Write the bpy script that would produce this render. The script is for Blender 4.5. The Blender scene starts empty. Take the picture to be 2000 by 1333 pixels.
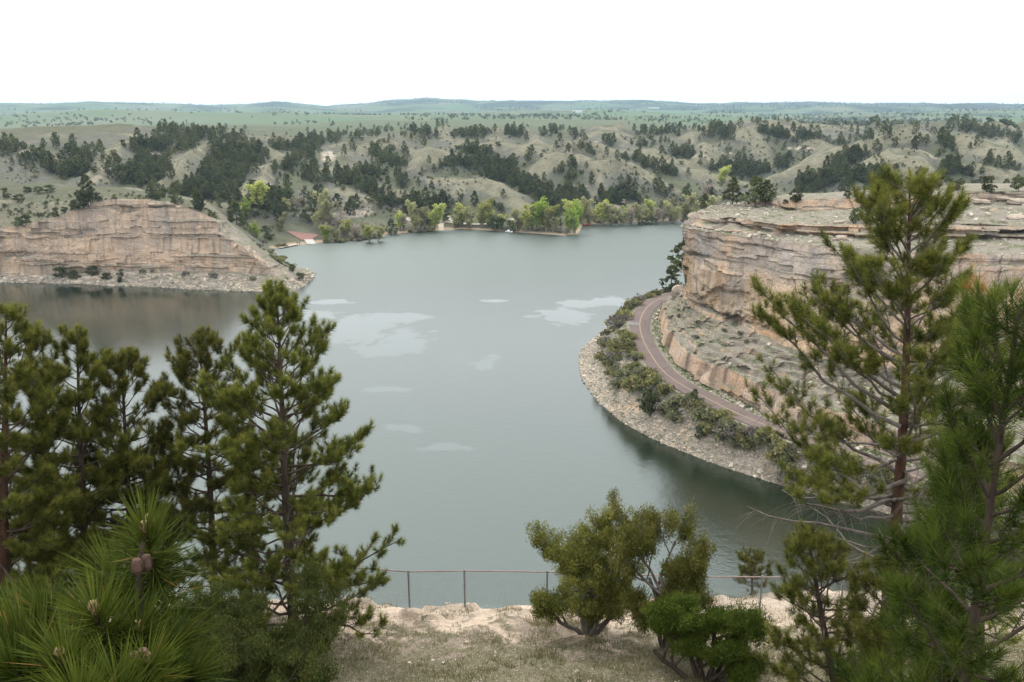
import bpy, math, time
import numpy as np
from mathutils import Vector

T0 = time.time()
SC = bpy.context.scene
COL = SC.collection

# ------------------------------------------------------------------ camera, sky, sun, exposure
F = 1666.7                      # focal length in pixels of the 2000 px wide photograph (30 mm on 36 mm)
TH = math.radians(15.1)         # camera looks down by this angle
CZ = 65.0                       # height of the eye above the lake
cam_d = bpy.data.cameras.new('camera'); cam_d.lens = 30.0; cam_d.sensor_width = 36.0
cam_d.clip_start = 0.1; cam_d.clip_end = 60000
cam = bpy.data.objects.new('camera', cam_d); COL.objects.link(cam)
cam.location = (0, 0, CZ); cam.rotation_euler = (math.pi/2 - TH, 0, 0)
SC.camera = cam

SUN_EL, SUN_AZ = math.radians(50), math.radians(332)     # azimuth measured from +Y clockwise
world = bpy.data.worlds.new('World'); SC.world = world; world.use_nodes = True
wn = world.node_tree; wn.nodes.clear()
sky = wn.nodes.new('ShaderNodeTexSky'); sky.sky_type = 'NISHITA'; sky.sun_disc = False
sky.sun_elevation = SUN_EL; sky.sun_rotation = SUN_AZ; sky.dust_density = 3.0
cloud = wn.nodes.new('ShaderNodeMix'); cloud.data_type = 'RGBA'; cloud.inputs[0].default_value = 0.86
# thin overcast: overhead about twice as bright as the horizon, the same all round
wc = wn.nodes.new('ShaderNodeTexCoord'); ws = wn.nodes.new('ShaderNodeSeparateXYZ'); wn.links.new(wc.outputs['Generated'], ws.inputs[0])
wm = wn.nodes.new('ShaderNodeMath'); wm.operation = 'MULTIPLY_ADD'; wm.use_clamp = False; wx = wn.nodes.new('ShaderNodeMath'); wx.operation = 'MAXIMUM'; wx.inputs[1].default_value = 0.0
wn.links.new(ws.outputs[2], wx.inputs[0]); wn.links.new(wx.outputs[0], wm.inputs[0]); wm.inputs[1].default_value = 1.1; wm.inputs[2].default_value = 1.0
wv = wn.nodes.new('ShaderNodeVectorMath'); wv.operation = 'SCALE'; wv.inputs[0].default_value = (15.2, 15.35, 15.4); wn.links.new(wm.outputs[0], wv.inputs['Scale']); wn.links.new(wv.outputs[0], cloud.inputs[7])
bg = wn.nodes.new('ShaderNodeBackground'); bg.inputs[1].default_value = 0.1
wo = wn.nodes.new('ShaderNodeOutputWorld')
wn.links.new(sky.outputs[0], cloud.inputs[6]); wn.links.new(cloud.outputs[2], bg.inputs[0]); wn.links.new(bg.outputs[0], wo.inputs[0])

sun_d = bpy.data.lights.new('sun', 'SUN'); sun_d.energy = 2.2; sun_d.angle = math.radians(10); sun_d.color = (1, .96, .9)
sun = bpy.data.objects.new('sun', sun_d); COL.objects.link(sun)
sdir = Vector((math.sin(SUN_AZ)*math.cos(SUN_EL), math.cos(SUN_AZ)*math.cos(SUN_EL), math.sin(SUN_EL)))
sun.rotation_euler = sdir.to_track_quat('Z', 'Y').to_euler(); sun.location = (0, 0, 200)

SC.view_settings.view_transform = 'Standard'; SC.view_settings.look = 'None'
SC.view_settings.exposure = 0.0; SC.view_settings.gamma = 1.0; SC.view_settings.use_curve_mapping = False
SC.render.engine = 'CYCLES'
SC.cycles.use_denoising = True; SC.cycles.denoising_prefilter = 'ACCURATE'
SC.cycles.max_bounces = 6; SC.cycles.transparent_max_bounces = 8; SC.cycles.volume_bounces = 0

# ------------------------------------------------------------------ pixel helpers (2000 x 1333 frame)
ct, st = math.cos(TH), math.sin(TH)
def ray(px, py):
    px = np.asarray(px, float); py = np.asarray(py, float)
    u = (px-1000)/F; v = (666.5-py)/F
    return u, ct+v*st, -st+v*ct
def Pz(px, py, z):
    a, b, c = ray(px, py); t = (z-CZ)/c
    return np.array([a*t, b*t, z+0*t]).T
def Py(px, py, y):
    a, b, c = ray(px, py); t = y/b
    return np.array([a*t, y+0*t, CZ+c*t]).T
def proj(P):
    P = np.atleast_2d(P); z = P[:, 2]-CZ
    dep = P[:, 1]*ct-z*st; up = P[:, 1]*st+z*ct
    return 1000+F*P[:, 0]/dep, 666.5-F*up/dep, dep

# ------------------------------------------------------------------ noise
def _h(ix, iy, iz, seed):
    with np.errstate(over='ignore'):
        h = (ix.astype(np.int64)*374761393 + iy.astype(np.int64)*668265263 + iz.astype(np.int64)*2147483647 + seed*1274126177) & 0xffffffff
        h = ((h ^ (h >> 13))*1274126177) & 0xffffffff
        h = ((h ^ (h >> 16))*2246822519) & 0xffffffff
        h = h ^ (h >> 15)
    return (h & 0xffffff)/16777215.0
def vnoise(x, y, z=None, seed=0):
    x = np.asarray(x, float); y = np.asarray(y, float); z = np.zeros_like(x) if z is None else np.asarray(z, float)
    ix, iy, iz = np.floor(x), np.floor(y), np.floor(z)
    fx, fy, fz = x-ix, y-iy, z-iz
    fx, fy, fz = [f*f*f*(f*(f*6-15)+10) for f in (fx, fy, fz)]
    ix, iy, iz = ix.astype(np.int64), iy.astype(np.int64), iz.astype(np.int64)
    r = 0
    for a in (0, 1):
        for b in (0, 1):
            for c in (0, 1):
                w = (fx if a else 1-fx)*(fy if b else 1-fy)*(fz if c else 1-fz)
                r = r + w*_h(ix+a, iy+b, iz+c, seed)
    return r*2-1
def fbm(x, y, z=None, seed=0, oct=4, gain=.5):
    r, a, f = 0, 1.0, 1.0
    for o in range(oct):
        r = r + a*vnoise(x*f, y*f, None if z is None else z*f, seed+o*17); a *= gain; f *= 2.03
    return r
def sstep(a, b, x):
    t = np.clip((x-a)/(b-a), 0, 1); return t*t*(3-2*t)

# ------------------------------------------------------------------ mesh helpers
def mesh_np(name, V, Fc, mats=(), fmat=None, smooth=False, tint=None):
    """V (n,3); Fc (m,3) or (m,4) array"""
    V = np.ascontiguousarray(V, np.float32); Fc = np.ascontiguousarray(Fc, np.int32)
    me = bpy.data.meshes.new(name); k = Fc.shape[1]; m = len(Fc)
    me.vertices.add(len(V)); me.vertices.foreach_set('co', V.ravel())
    me.loops.add(m*k); me.loops.foreach_set('vertex_index', Fc.ravel())
    me.polygons.add(m); me.polygons.foreach_set('loop_start', np.arange(0, m*k, k, dtype=np.int32))
    try: me.polygons.foreach_set('loop_total', np.full(m, k, np.int32))
    except Exception: pass
    for mt in mats: me.materials.append(mt)
    if fmat is not None: me.polygons.foreach_set('material_index', np.asarray(fmat, np.int32))
    me.polygons.foreach_set('use_smooth', np.full(m, bool(smooth)))
    if tint is not None:
        at = me.attributes.new('tint', 'FLOAT', 'POINT'); at.data.foreach_set('value', np.asarray(tint, np.float32))
    me.update(calc_edges=True)
    return me
def obj(name, me, parent=None, loc=None, label=None, cat=None, group=None, kind=None):
    o = bpy.data.objects.new(name, me); COL.objects.link(o)
    if parent is not None: o.parent = parent
    if loc is not None: o.location = [float(c) for c in loc]
    tag(o, label, cat, group, kind)
    return o
def tag(o, label=None, cat=None, group=None, kind=None):
    if label: o['label'] = label
    if cat: o['category'] = cat
    if group: o['group'] = group
    if kind: o['kind'] = kind
    return o
def empty(name, loc, label, cat, group=None, rz=0):
    o = bpy.data.objects.new(name, None); COL.objects.link(o); o.location = [float(c) for c in loc]
    o.rotation_euler = (0, 0, rz); o.empty_display_size = .2
    return tag(o, label, cat, group)
class MB:
    def __init__(s): s.V, s.F, s.T, s.n = [], [], [], 0
    def add(s, V, Fc, t=0.0):
        V = np.asarray(V, float).reshape(-1, 3); Fc = np.asarray(Fc, int)
        if Fc.shape[1] == 4: Fc = np.concatenate([Fc[:, [0, 1, 2]], Fc[:, [0, 2, 3]]])
        s.V.append(V); s.F.append(Fc+s.n); s.T.append(np.broadcast_to(np.asarray(t, float), (len(V),))); s.n += len(V)
    def mesh(s, name, mats=(), smooth=False):
        return mesh_np(name, np.concatenate(s.V), np.concatenate(s.F), mats, None, smooth, np.concatenate(s.T))
def grid_faces(a, b):
    i, j = np.meshgrid(np.arange(a-1), np.arange(b-1), indexing='ij'); k = (i*b+j).ravel()
    return np.stack([k, k+b, k+b+1, k+1], 1)
def box(mb, c, s, rz=0, t=0.0, taper=1.0):
    x, y, z = [q/2 for q in s]
    V = np.array([[-x, -y, -z], [x, -y, -z], [x, y, -z], [-x, y, -z], [-x*taper, -y*taper, z], [x*taper, -y*taper, z], [x*taper, y*taper, z], [-x*taper, y*taper, z]])
    cr, sr = math.cos(rz), math.sin(rz); V = np.stack([V[:, 0]*cr-V[:, 1]*sr, V[:, 0]*sr+V[:, 1]*cr, V[:, 2]], 1)+np.array(c)
    mb.add(V, [[3, 2, 1, 0], [4, 5, 6, 7], [0, 1, 5, 4], [1, 2, 6, 5], [2, 3, 7, 6], [3, 0, 4, 7]], t)
def tube(mb, pts, rad, sides=5, t=0.0, cap=True):
    P = np.asarray(pts, float); n = len(P); R = np.broadcast_to(np.asarray(rad, float), (n,))
    d = np.gradient(P, axis=0); d /= np.linalg.norm(d, axis=1)[:, None]+1e-9
    up = np.array([0, 0, 1.0]) if abs(d[0, 2]) < .9 else np.array([1.0, 0, 0])
    a = np.cross(d, up); a /= np.linalg.norm(a, axis=1)[:, None]+1e-9; b = np.cross(d, a)
    an = np.arange(sides)*2*math.pi/sides
    V = P[:, None]+R[:, None, None]*(np.cos(an)[None, :, None]*a[:, None]+np.sin(an)[None, :, None]*b[:, None])
    i, j = np.meshgrid(np.arange(n-1), np.arange(sides), indexing='ij'); i, j = i.ravel(), j.ravel(); j2 = (j+1) % sides
    Fq = np.stack([i*sides+j, i*sides+j2, (i+1)*sides+j2, (i+1)*sides+j], 1)
    mb.add(V.reshape(-1, 3), Fq, t)
    if cap:
        o = np.arange(1, sides-1)
        mb.add(V[-1], np.stack([0*o, o, o+1], 1), t); mb.add(V[0], np.stack([0*o, o+1, o], 1), t)

# ------------------------------------------------------------------ materials
MATS = {}
class NT:
    def __init__(s, name):
        s.m = bpy.data.materials.new(name); s.m.use_nodes = True; s.t = s.m.node_tree; s.t.nodes.clear()
        s.out = s.t.nodes.new('ShaderNodeOutputMaterial'); MATS[name] = s.m
    def n(s, typ, **kw):
        o = s.t.nodes.new('ShaderNode'+typ)
        for k, v in kw.items(): setattr(o, k, v)
        return o
    def l(s, a, b): s.t.links.new(a, b)
    def val(s, x, inp):
        if isinstance(x, (int, float)): inp.default_value = x
        elif isinstance(x, tuple): inp.default_value = (x+(1,))[:len(inp.default_value)] if len(x) == 3 and len(inp.default_value) == 4 else x
        else: s.l(x, inp)
    def coord(s, kind='Object', scale=(1, 1, 1)):
        c = s.n('TexCoord'); mp = s.n('Mapping'); s.l(c.outputs[kind], mp.inputs[0]); mp.inputs[3].default_value = scale; return mp.outputs[0]
    def noise(s, vec, scale=1, detail=4, rough=.55, dist=0):
        o = s.n('TexNoise'); s.l(vec, o.inputs['Vector']); o.inputs['Scale'].default_value = scale; o.inputs['Detail'].default_value = detail
        o.inputs['Roughness'].default_value = rough; o.inputs['Distortion'].default_value = dist; return o.outputs[0]
    def ramp(s, fac, stops, interp='LINEAR'):
        o = s.n('ValToRGB'); o.color_ramp.interpolation = interp; e = o.color_ramp.elements
        while len(e) < len(stops): e.new(.5)
        for q, (p, c) in zip(e, stops):
            q.position = p; q.color = (c if isinstance(c, tuple) else (c, c, c))[:3]+(1,)
        s.val(fac, o.inputs[0]); return o.outputs[0]
    def mix(s, f, a, b, mode='MIX'):
        o = s.n('Mix', data_type='RGBA', blend_type=mode); s.val(f, o.inputs[0]); s.val(a, o.inputs[6]); s.val(b, o.inputs[7]); return o.outputs[2]
    def math(s, op, a, b=0.0, c=0.0, clamp=False):
        o = s.n('Math', operation=op, use_clamp=clamp); s.val(a, o.inputs[0]); s.val(b, o.inputs[1]); s.val(c, o.inputs[2]); return o.outputs[0]
    def mapr(s, x, a, b, c=0.0, d=1.0):
        o = s.n('MapRange'); s.val(x, o.inputs[0])
        for i, v in enumerate((a, b, c, d)): o.inputs[i+1].default_value = v
        return o.outputs[0]
    def bump(s, h, strength=.5, dist=.1):
        o = s.n('Bump'); s.l(h, o.inputs['Height']); o.inputs['Strength'].default_value = strength; o.inputs['Distance'].default_value = dist; return o.outputs[0]
    def bsdf(s, col, rough=.9, spec=.2, nrm=None):
        o = s.n('BsdfPrincipled'); s.val(col, o.inputs['Base Color']); s.val(rough, o.inputs['Roughness']); o.inputs['Specular IOR Level'].default_value = spec
        if nrm is not None: s.l(nrm, o.inputs['Normal'])
        return o
    def done(s, sh): s.l(sh, s.out.inputs[0]); return s.m

def geo_nz(m):
    g = m.n('NewGeometry'); sp = m.n('SeparateXYZ'); m.l(g.outputs['Normal'], sp.inputs[0]); return sp.outputs[2]
def pos_z(m):
    g = m.n('NewGeometry'); sp = m.n('SeparateXYZ'); m.l(g.outputs['Position'], sp.inputs[0]); return sp.outputs[2]

def mat_rock(name, stops, zmin, zmax, soil=(.205, .185, .152), grass=(.115, .125, .07), stain=.68, warm=(.40, .25, .14)):
    m = NT(name); co = m.coord('Object')
    n_big = m.noise(co, .055, 5, .6); n_mid = m.noise(co, .35, 5, .6); n_fine = m.noise(co, 2.6, 5, .65)
    z = m.math('ADD', pos_z(m), m.mapr(n_mid, .2, .8, -1.1, 1.1))
    base = m.ramp(m.mapr(z, zmin, zmax), stops)
    thin = m.noise(m.coord('Object', (.05, .05, 2.2)), 1.0, 4, .65)             # thin beds
    base = m.mix(m.mapr(thin, .35, .7, 0, .5), base, m.mix(1.0, base, (.74, .69, .64), 'MULTIPLY'))
    base = m.mix(m.mapr(n_big, .48, .68, 0, .45), base, warm)                   # fresh orange faces
    base = m.mix(m.mapr(m.noise(co, .13, 4, .6, 1.0), .5, .7, 0, .5), base, (.44, .36, .27))
    panel = m.noise(m.coord('Object', (.11, .11, .02)), 1.0, 3, .6); base = m.mix(m.mapr(panel, .5, .64, 0, .6), base, warm); base = m.mix(m.mapr(panel, .46, .34, 0, .6), base, (.27, .235, .205))
    streak = m.noise(m.coord('Object', (.55, .55, .05)), 1.0, 5, .65)
    base = m.mix(m.mapr(streak, .5, .68, 0, stain), base, (.12, .102, .092))    # run-down stains
    streak2 = m.noise(m.coord('Object', (.9, .9, .06)), 1.3, 4, .6)
    base = m.mix(m.mapr(streak2, .62, .75, 0, .45), base, (.47, .43, .38))
    lich = m.noise(co, 1.1, 6, .7)
    base = m.mix(m.mapr(m.noise(co, .085, 5, .65, .8), .52, .66, 0, .6), base, (.205, .18, .165))
    base = m.mix(m.mapr(lich, .48, .72, 0, .5), base, (.25, .225, .20))
    base = m.mix(1.0, base, m.ramp(n_fine, [(.25, .62), (.5, 1.2), (.8, 1.6)]), 'MULTIPLY')
    nz = geo_nz(m)
    g = m.mix(m.mapr(m.noise(co, .45, 5, .65), .48, .62), soil, grass)
    g = m.mix(m.mapr(m.noise(co, 3.2, 3, .7), .55, .72, 0, .8), g, (.40, .36, .29))
    flat = m.math('MULTIPLY', m.mapr(m.math('ADD', nz, m.mapr(n_mid, .3, .7, -.12, .12)), .72, .9), 1.0)
    so = m.n('Attribute', attribute_name='tint')
    flat = m.math('MAXIMUM', flat, m.mapr(m.math('ADD', so.outputs['Fac'], m.mapr(m.noise(m.coord('Object', (.22, .22, .9)), 1.0, 5, .7), .25, .75, -.5, .5)), .38, .62))
    col = m.mix(flat, base, g)
    h = m.math('ADD', m.math('MULTIPLY', n_fine, .5), m.math('MULTIPLY', m.noise(m.coord('Object', (.6, .6, 3.0)), 1.6, 5, .7), .9))
    b = m.bsdf(col, 1.0, .02, m.bump(h, .8, .35))
    return m.done(b.outputs[0])

mat_rock('rock_right', [(0, (.33, .29, .23)), (.10, (.34, .27, .205)), (.2, (.37, .27, .195)), (.36, (.41, .29, .19)), (.52, (.38, .29, .2)), (.66, (.36, .28, .21)), (.70, (.24, .21, .19)), (.80, (.25, .22, .20)), (.85, (.30, .25, .2)), (.95, (.35, .26, .19)), (1, (.30, .26, .2))], 3, 46)
mat_rock('rock_left', [(0, (.30, .27, .23)), (.1, (.33, .26, .2)), (.22, (.41, .30, .215)), (.45, (.42, .315, .235)), (.7, (.38, .305, .245)), (.85, (.34, .26, .2)), (1, (.33, .28, .22))], 1, 33, warm=(.45, .32, .22))

def mat_hills():
    m = NT('hill_ground'); co = m.coord('Object'); nz = geo_nz(m)
    n1 = m.noise(co, .012, 5, .6); n2 = m.noise(co, .08, 5, .6); n3 = m.noise(co, .9, 4, .7)
    at = m.n('Attribute', attribute_name='tint')
    sage = m.mix(m.mapr(n2, .35, .65), (.124, .123, .102), (.100, .100, .082))
    sage = m.mix(m.mapr(m.math('ADD', at.outputs['Fac'], m.mapr(n2, .3, .7, -.12, .12)), .54, .8), sage, (.165, .156, .110))  # dry crests, green draws; the colour also stands in for relief shading
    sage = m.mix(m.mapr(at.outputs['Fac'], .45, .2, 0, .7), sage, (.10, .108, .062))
    green = m.mix(m.mapr(n2, .3, .7), (.100, .100, .066), (.090, .092, .060))
    # flats and gentle tops are greener pasture
    f = m.mapr(m.math('ADD', nz, m.mapr(n1, .3, .7, -.012, .012)), .965, .992)
    col = m.mix(f, sage, green)
    col = m.mix(m.mapr(m.noise(co, .035, 4, .6), .58, .7, 0, .55), col, (.165, .15, .105))     # dry grass
    bare = m.math('MULTIPLY', m.mapr(m.noise(co, .03, 5, .65, 1.5), .6, .68), m.mapr(nz, .97, .88))
    col = m.mix(m.math('MULTIPLY', bare, .7), col, (.34, .29, .23))
    ab = m.n('Attribute', attribute_name='bare')
    col = m.mix(m.mapr(m.math('MULTIPLY', ab.outputs['Fac'], m.mapr(m.noise(co, .22, 4, .7), .3, .6, .35, 1.2)), .3, .7), col, (.36, .31, .255))
    mott = m.noise(co, .16, 5, .72); col = m.mix(1.0, col, m.ramp(mott, [(.3, .72), (.5, 1.0), (.7, 1.22)]), 'MULTIPLY')
    tuft = m.n('TexVoronoi'); m.l(co, tuft.inputs['Vector']); tuft.inputs['Scale'].default_value = .42
    col = m.mix(m.mapr(tuft.outputs['Distance'], .34, .18, 0, .55), col, (.075, .078, .05))
    # distant pasture
    g = m.n('NewGeometry'); ln = m.n('VectorMath', operation='LENGTH'); m.l(g.outputs['Position'], ln.inputs[0])
    far = m.mapr(ln.outputs['Value'], 1000, 2200)
    past = m.mix(m.mapr(m.noise(co, .0016, 5, .6), .4, .62), (.085, .13, .065), (.125, .14, .085))
    past = m.mix(m.mapr(m.noise(co, .004, 4, .6), .6, .72, 0, .6), past, (.22, .19, .12))
    sx = m.n('SeparateXYZ'); m.l(g.outputs['Position'], sx.inputs[0])
    wood = m.math('ADD', m.noise(co, .0022, 6, .68), m.math('ADD', m.mapr(sx.outputs[0], -3000, 4500, -.04, .07), m.mapr(ln.outputs['Value'], 2500, 7500, -.06, .07)))
    past = m.mix(m.mapr(wood, .50, .57, 0, .9), past, (.028, .042, .028))
    col = m.mix(far, col, past)
    # lake shore mud and sand
    z = pos_z(m)
    col = m.mix(m.mapr(m.math('ADD', z, m.mapr(n2, .3, .7, -.4, .4)), 1.0, 0.35), col, (.30, .235, .165))
    col = m.mix(1.0, col, m.ramp(n3, [(.25, .72), (.5, 1.0), (.8, 1.2)]), 'MULTIPLY')
    b = m.bsdf(col, 1.0, .02, m.bump(n3, .5, .5))
    return m.done(b.outputs[0])
mat_hills()

def mat_water():
    m = NT('lake_water'); co = m.coord('Object')
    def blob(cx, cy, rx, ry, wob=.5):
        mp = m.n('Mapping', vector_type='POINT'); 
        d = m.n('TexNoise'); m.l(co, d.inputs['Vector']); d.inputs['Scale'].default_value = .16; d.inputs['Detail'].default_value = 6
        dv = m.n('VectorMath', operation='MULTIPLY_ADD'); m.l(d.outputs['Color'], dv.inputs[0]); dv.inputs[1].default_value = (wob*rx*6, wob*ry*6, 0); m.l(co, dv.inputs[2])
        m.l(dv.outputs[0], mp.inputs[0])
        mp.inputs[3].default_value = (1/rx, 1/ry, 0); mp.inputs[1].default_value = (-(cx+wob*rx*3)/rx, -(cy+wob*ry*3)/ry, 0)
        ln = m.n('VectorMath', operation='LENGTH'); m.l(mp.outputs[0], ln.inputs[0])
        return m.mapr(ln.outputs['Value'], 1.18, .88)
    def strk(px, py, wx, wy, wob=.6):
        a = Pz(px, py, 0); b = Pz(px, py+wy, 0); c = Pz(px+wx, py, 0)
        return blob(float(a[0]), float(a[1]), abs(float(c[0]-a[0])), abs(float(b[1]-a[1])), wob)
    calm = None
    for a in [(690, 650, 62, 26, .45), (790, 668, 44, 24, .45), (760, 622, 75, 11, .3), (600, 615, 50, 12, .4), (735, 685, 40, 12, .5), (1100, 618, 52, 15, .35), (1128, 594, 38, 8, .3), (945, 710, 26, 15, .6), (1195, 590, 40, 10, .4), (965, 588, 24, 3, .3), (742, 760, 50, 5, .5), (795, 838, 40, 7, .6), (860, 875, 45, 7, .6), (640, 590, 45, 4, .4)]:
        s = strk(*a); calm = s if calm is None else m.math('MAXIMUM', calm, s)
    big = m.noise(m.coord('Object', (.012, .006, 1)), 1.0, 3, .5, .6)       # broad wind lanes
    lanes = m.noise(m.coord('Object', (.05, .014, 1)), 1.0, 4, .6, 1.2)
    w1 = m.noise(m.coord('Object', (1.0, 1.25, 1)), 1.5, 4, .65)
    w2 = m.noise(m.coord('Object', (1.0, 1.3, 1)), .45, 3, .55)
    h = m.math('ADD', m.math('MULTIPLY', w1, .16), m.math('MULTIPLY', w2, .22))
    wp = m.n('SeparateXYZ'); m.l(co, wp.inputs[0])
    amp = m.math('MULTIPLY', m.math('MULTIPLY', m.mapr(big, .3, .7, .65, 1.0), m.math('MULTIPLY', m.mapr(wp.outputs[1], 230, 400, 1.0, .22), m.mapr(wp.outputs[1], 110, 220, 1.7, 1.0))), m.mapr(calm, 0, 1, 1.0, .1))     # the far end lies sheltered
    bp = m.n('Bump'); m.l(h, bp.inputs['Height']); m.l(m.math('MULTIPLY', amp, .24), bp.inputs['Strength']); bp.inputs['Distance'].default_value = .6
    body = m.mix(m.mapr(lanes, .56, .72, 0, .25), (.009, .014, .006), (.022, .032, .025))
    body = m.mix(m.math('MULTIPLY', calm, .3), body, (.10, .115, .115))  # brighter sky reflection of the calm patches, put into the body colour
    rg = m.mapr(wp.outputs[1], 200, 390, .14, .46)
    lee = m.math('MULTIPLY', m.mapr(wp.outputs[0], -70, -120), m.mapr(wp.outputs[1], 345, 320))      # sheltered water under the left cliff
    rg = m.math('ADD', m.math('MULTIPLY', rg, m.math('SUBTRACT', 1.0, lee)), m.math('MULTIPLY', lee, .1))
    rg = m.math('MULTIPLY', rg, m.mapr(calm, 0, 1, 1.0, .3))
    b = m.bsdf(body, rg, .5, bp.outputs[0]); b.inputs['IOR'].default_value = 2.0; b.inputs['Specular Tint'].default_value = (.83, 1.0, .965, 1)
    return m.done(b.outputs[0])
mat_water()

def mat_leaf(name, c1, c2, brown=(.20, .12, .04), trans=.25, rough=.55):
    m = NT(name); at = m.n('Attribute', attribute_name='tint'); oi = m.n('ObjectInfo')
    col = m.ramp(at.outputs['Fac'], [(0, c1), (.88, c2), (.94, c2), (1, brown)])
    k = m.mapr(oi.outputs['Random'], 0, 1, .72, 1.28)
    hs = m.n('HueSaturation'); m.l(col, hs.inputs['Color']); m.l(k, hs.inputs['Value']); m.l(m.mapr(oi.outputs['Random'], 0, 1, .49, .51), hs.inputs['Hue'])
    b = m.bsdf(hs.outputs[0], rough, .06); t = m.n('BsdfTranslucent'); m.l(hs.outputs[0], t.inputs[0])
    mx = m.n('MixShader'); mx.inputs[0].default_value = trans; m.l(b.outputs[0], mx.inputs[1]); m.l(t.outputs[0], mx.inputs[2])
    return m.done(mx.outputs[0])
mat_leaf('needles', (.044, .060, .011), (.255, .255, .052), (.26, .15, .05), .22)
mat_leaf('needles_near', (.018, .034, .005), (.105, .135, .020), (.26, .17, .05), .2, .45)
mat_leaf('needles_dead', (.30, .10, .03), (.38, .14, .05), (.38, .14, .05))
mat_leaf('needles_far', (.052, .066, .026), (.112, .124, .048), (.13, .12, .055))
mat_leaf('juniper_leaf', (.058, .068, .014), (.195, .182, .045), (.21, .17, .06))
mat_leaf('juniper_bush_leaf', (0.052, 0.083, 0.011), (0.103, 0.136, 0.021), (0.138, 0.127, 0.034))
mat_leaf('juniper_dull_leaf', (0.048, 0.069, 0.018), (0.088, 0.106, 0.027), (0.125, 0.112, 0.037))
mat_leaf('juniper_far', (.048, .060, .025), (.098, .108, .042), (.07, .07, .03))
mat_leaf('cottonwood_yellow', (0.291, 0.323, 0.097), (0.453, 0.469, 0.136), (0.453, 0.421, 0.16), .5)
mat_leaf('cottonwood_green', (0.188, 0.263, 0.044), (0.3, 0.4, 0.069), (0.312, 0.375, 0.088), .5)
mat_leaf('cottonwood_olive', (0.252, 0.261, 0.128), (0.397, 0.379, 0.188), (0.379, 0.324, 0.197), .5)
mat_leaf('cottonwood_bare', (0.265, 0.233, 0.187), (0.374, 0.327, 0.257), (0.327, 0.28, 0.218), .5)
mat_leaf('sage_leaf', (0.128, 0.135, 0.075), (0.232, 0.232, 0.135), (0.254, 0.194, 0.12))
mat_leaf('skunk_leaf', (0.121, 0.13, 0.052), (0.244, 0.227, 0.094), (0.244, 0.162, 0.082))
mat_leaf('grey_twig', (0.143, 0.13, 0.111), (0.221, 0.195, 0.163), (0.208, 0.169, 0.13))
mat_leaf('grass_blade', (.11, .115, .045), (.24, .215, .11), (.30, .25, .15))
mat_leaf('verge_grass', (.075, .12, .025), (.14, .19, .045), (.2, .19, .08))

def mat_bark(name, c1, c2, sc=6):
    m = NT(name); co = m.coord('Object', (1, 1, .25)); n = m.noise(co, sc, 5, .65)
    col = m.ramp(n, [(.3, c1), (.62, c2)])
    return m.done(m.bsdf(col, 1.0, .02, m.bump(n, .9, .03)).outputs[0])
mat_bark('bark_red', (.030, .022, .018), (.125, .072, .052), 9)
mat_bark('bark_dark', (.035, .028, .022), (.105, .08, .065))
mat_bark('bark_grey', (.075, .066, .058), (.20, .175, .155))
mat_bark('bark_far', (.06, .05, .04), (.12, .1, .08), 2)

def mat_plain(name, c, rough=.6, spec=.3, var=.25, sc=4, metal=0.0):
    m = NT(name); n = m.noise(m.coord('Object'), sc, 4, .6)
    col = m.mix(1.0, c, m.ramp(n, [(.25, 1-var), (.75, 1+var*.5)]), 'MULTIPLY')
    b = m.bsdf(col, rough, spec); b.inputs['Metallic'].default_value = metal
    return m.done(b.outputs[0])
mat_plain('steel_grey', (.22, .23, .24), .5, .4, .35, 9, .3)
mat_plain('rail_rust', (.27, .20, .18), .6, .3, .4, 6)
mat_plain('wire', (.20, .22, .22), .6, .3, .2)
mat_plain('white_paint', (.72, .72, .70), .4, .4, .1)
mat_plain('dark_glass', (.02, .025, .03), .15, .5, .1)
mat_plain('rubber', (.02, .02, .02), .9, .2)
mat_plain('dock_wood', (.42, .38, .31), .9, .1, .25)
mat_plain('concrete', (.40, .38, .34), .9, .1, .2, 1)
mat_plain('red_gravel', (.22, .125, .105), .95, .1, .2, .5)
mat_plain('red_paint', (.42, .05, .04), .4, .4, .1)
mat_plain('blue_tarp', (.12, .16, .22), .6, .3)
mat_plain('line_paint', (.27, .205, .14), .8, .2, .35, 2.5)
mat_plain('patch_grey', (.19, .178, .168), .9, .1, .2, 1)
mat_plain('cone_brown', (.16, .10, .075), .8, .2, .5, 60)
mat_plain('bud_tan', (.34, .24, .13), .8, .2, .4, 90)
mat_plain('trail_dirt', (.40, .34, .26), .95, .1, .25, .8)
mat_plain('barn_white', (.66, .66, .64), .7, .2, .05)
mat_plain('roof_grey', (.3, .3, .31), .7, .2, .05)

def mat_road():
    m = NT('road_asphalt'); co = m.coord('Object')
    n = m.noise(co, .25, 4, .6); f = m.noise(co, 6, 3, .7)
    col = m.mix(m.mapr(n, .3, .7), (.118, .09, .081), (.148, .114, .103))
    cr = m.n('TexVoronoi', feature='DISTANCE_TO_EDGE'); m.l(m.coord('Object', (.10, .16, .1)), cr.inputs['Vector']); cr.inputs['Scale'].default_value = 1.0
    col = m.mix(m.mapr(cr.outputs['Distance'], .014, .004, 0, .45), col, (.06, .05, .048))
    col = m.mix(1.0, col, m.ramp(f, [(.25, .8), (.75, 1.15)]), 'MULTIPLY')
    return m.done(m.bsdf(col, .9, .2, m.bump(f, .3, .02)).outputs[0])
mat_road()

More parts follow.
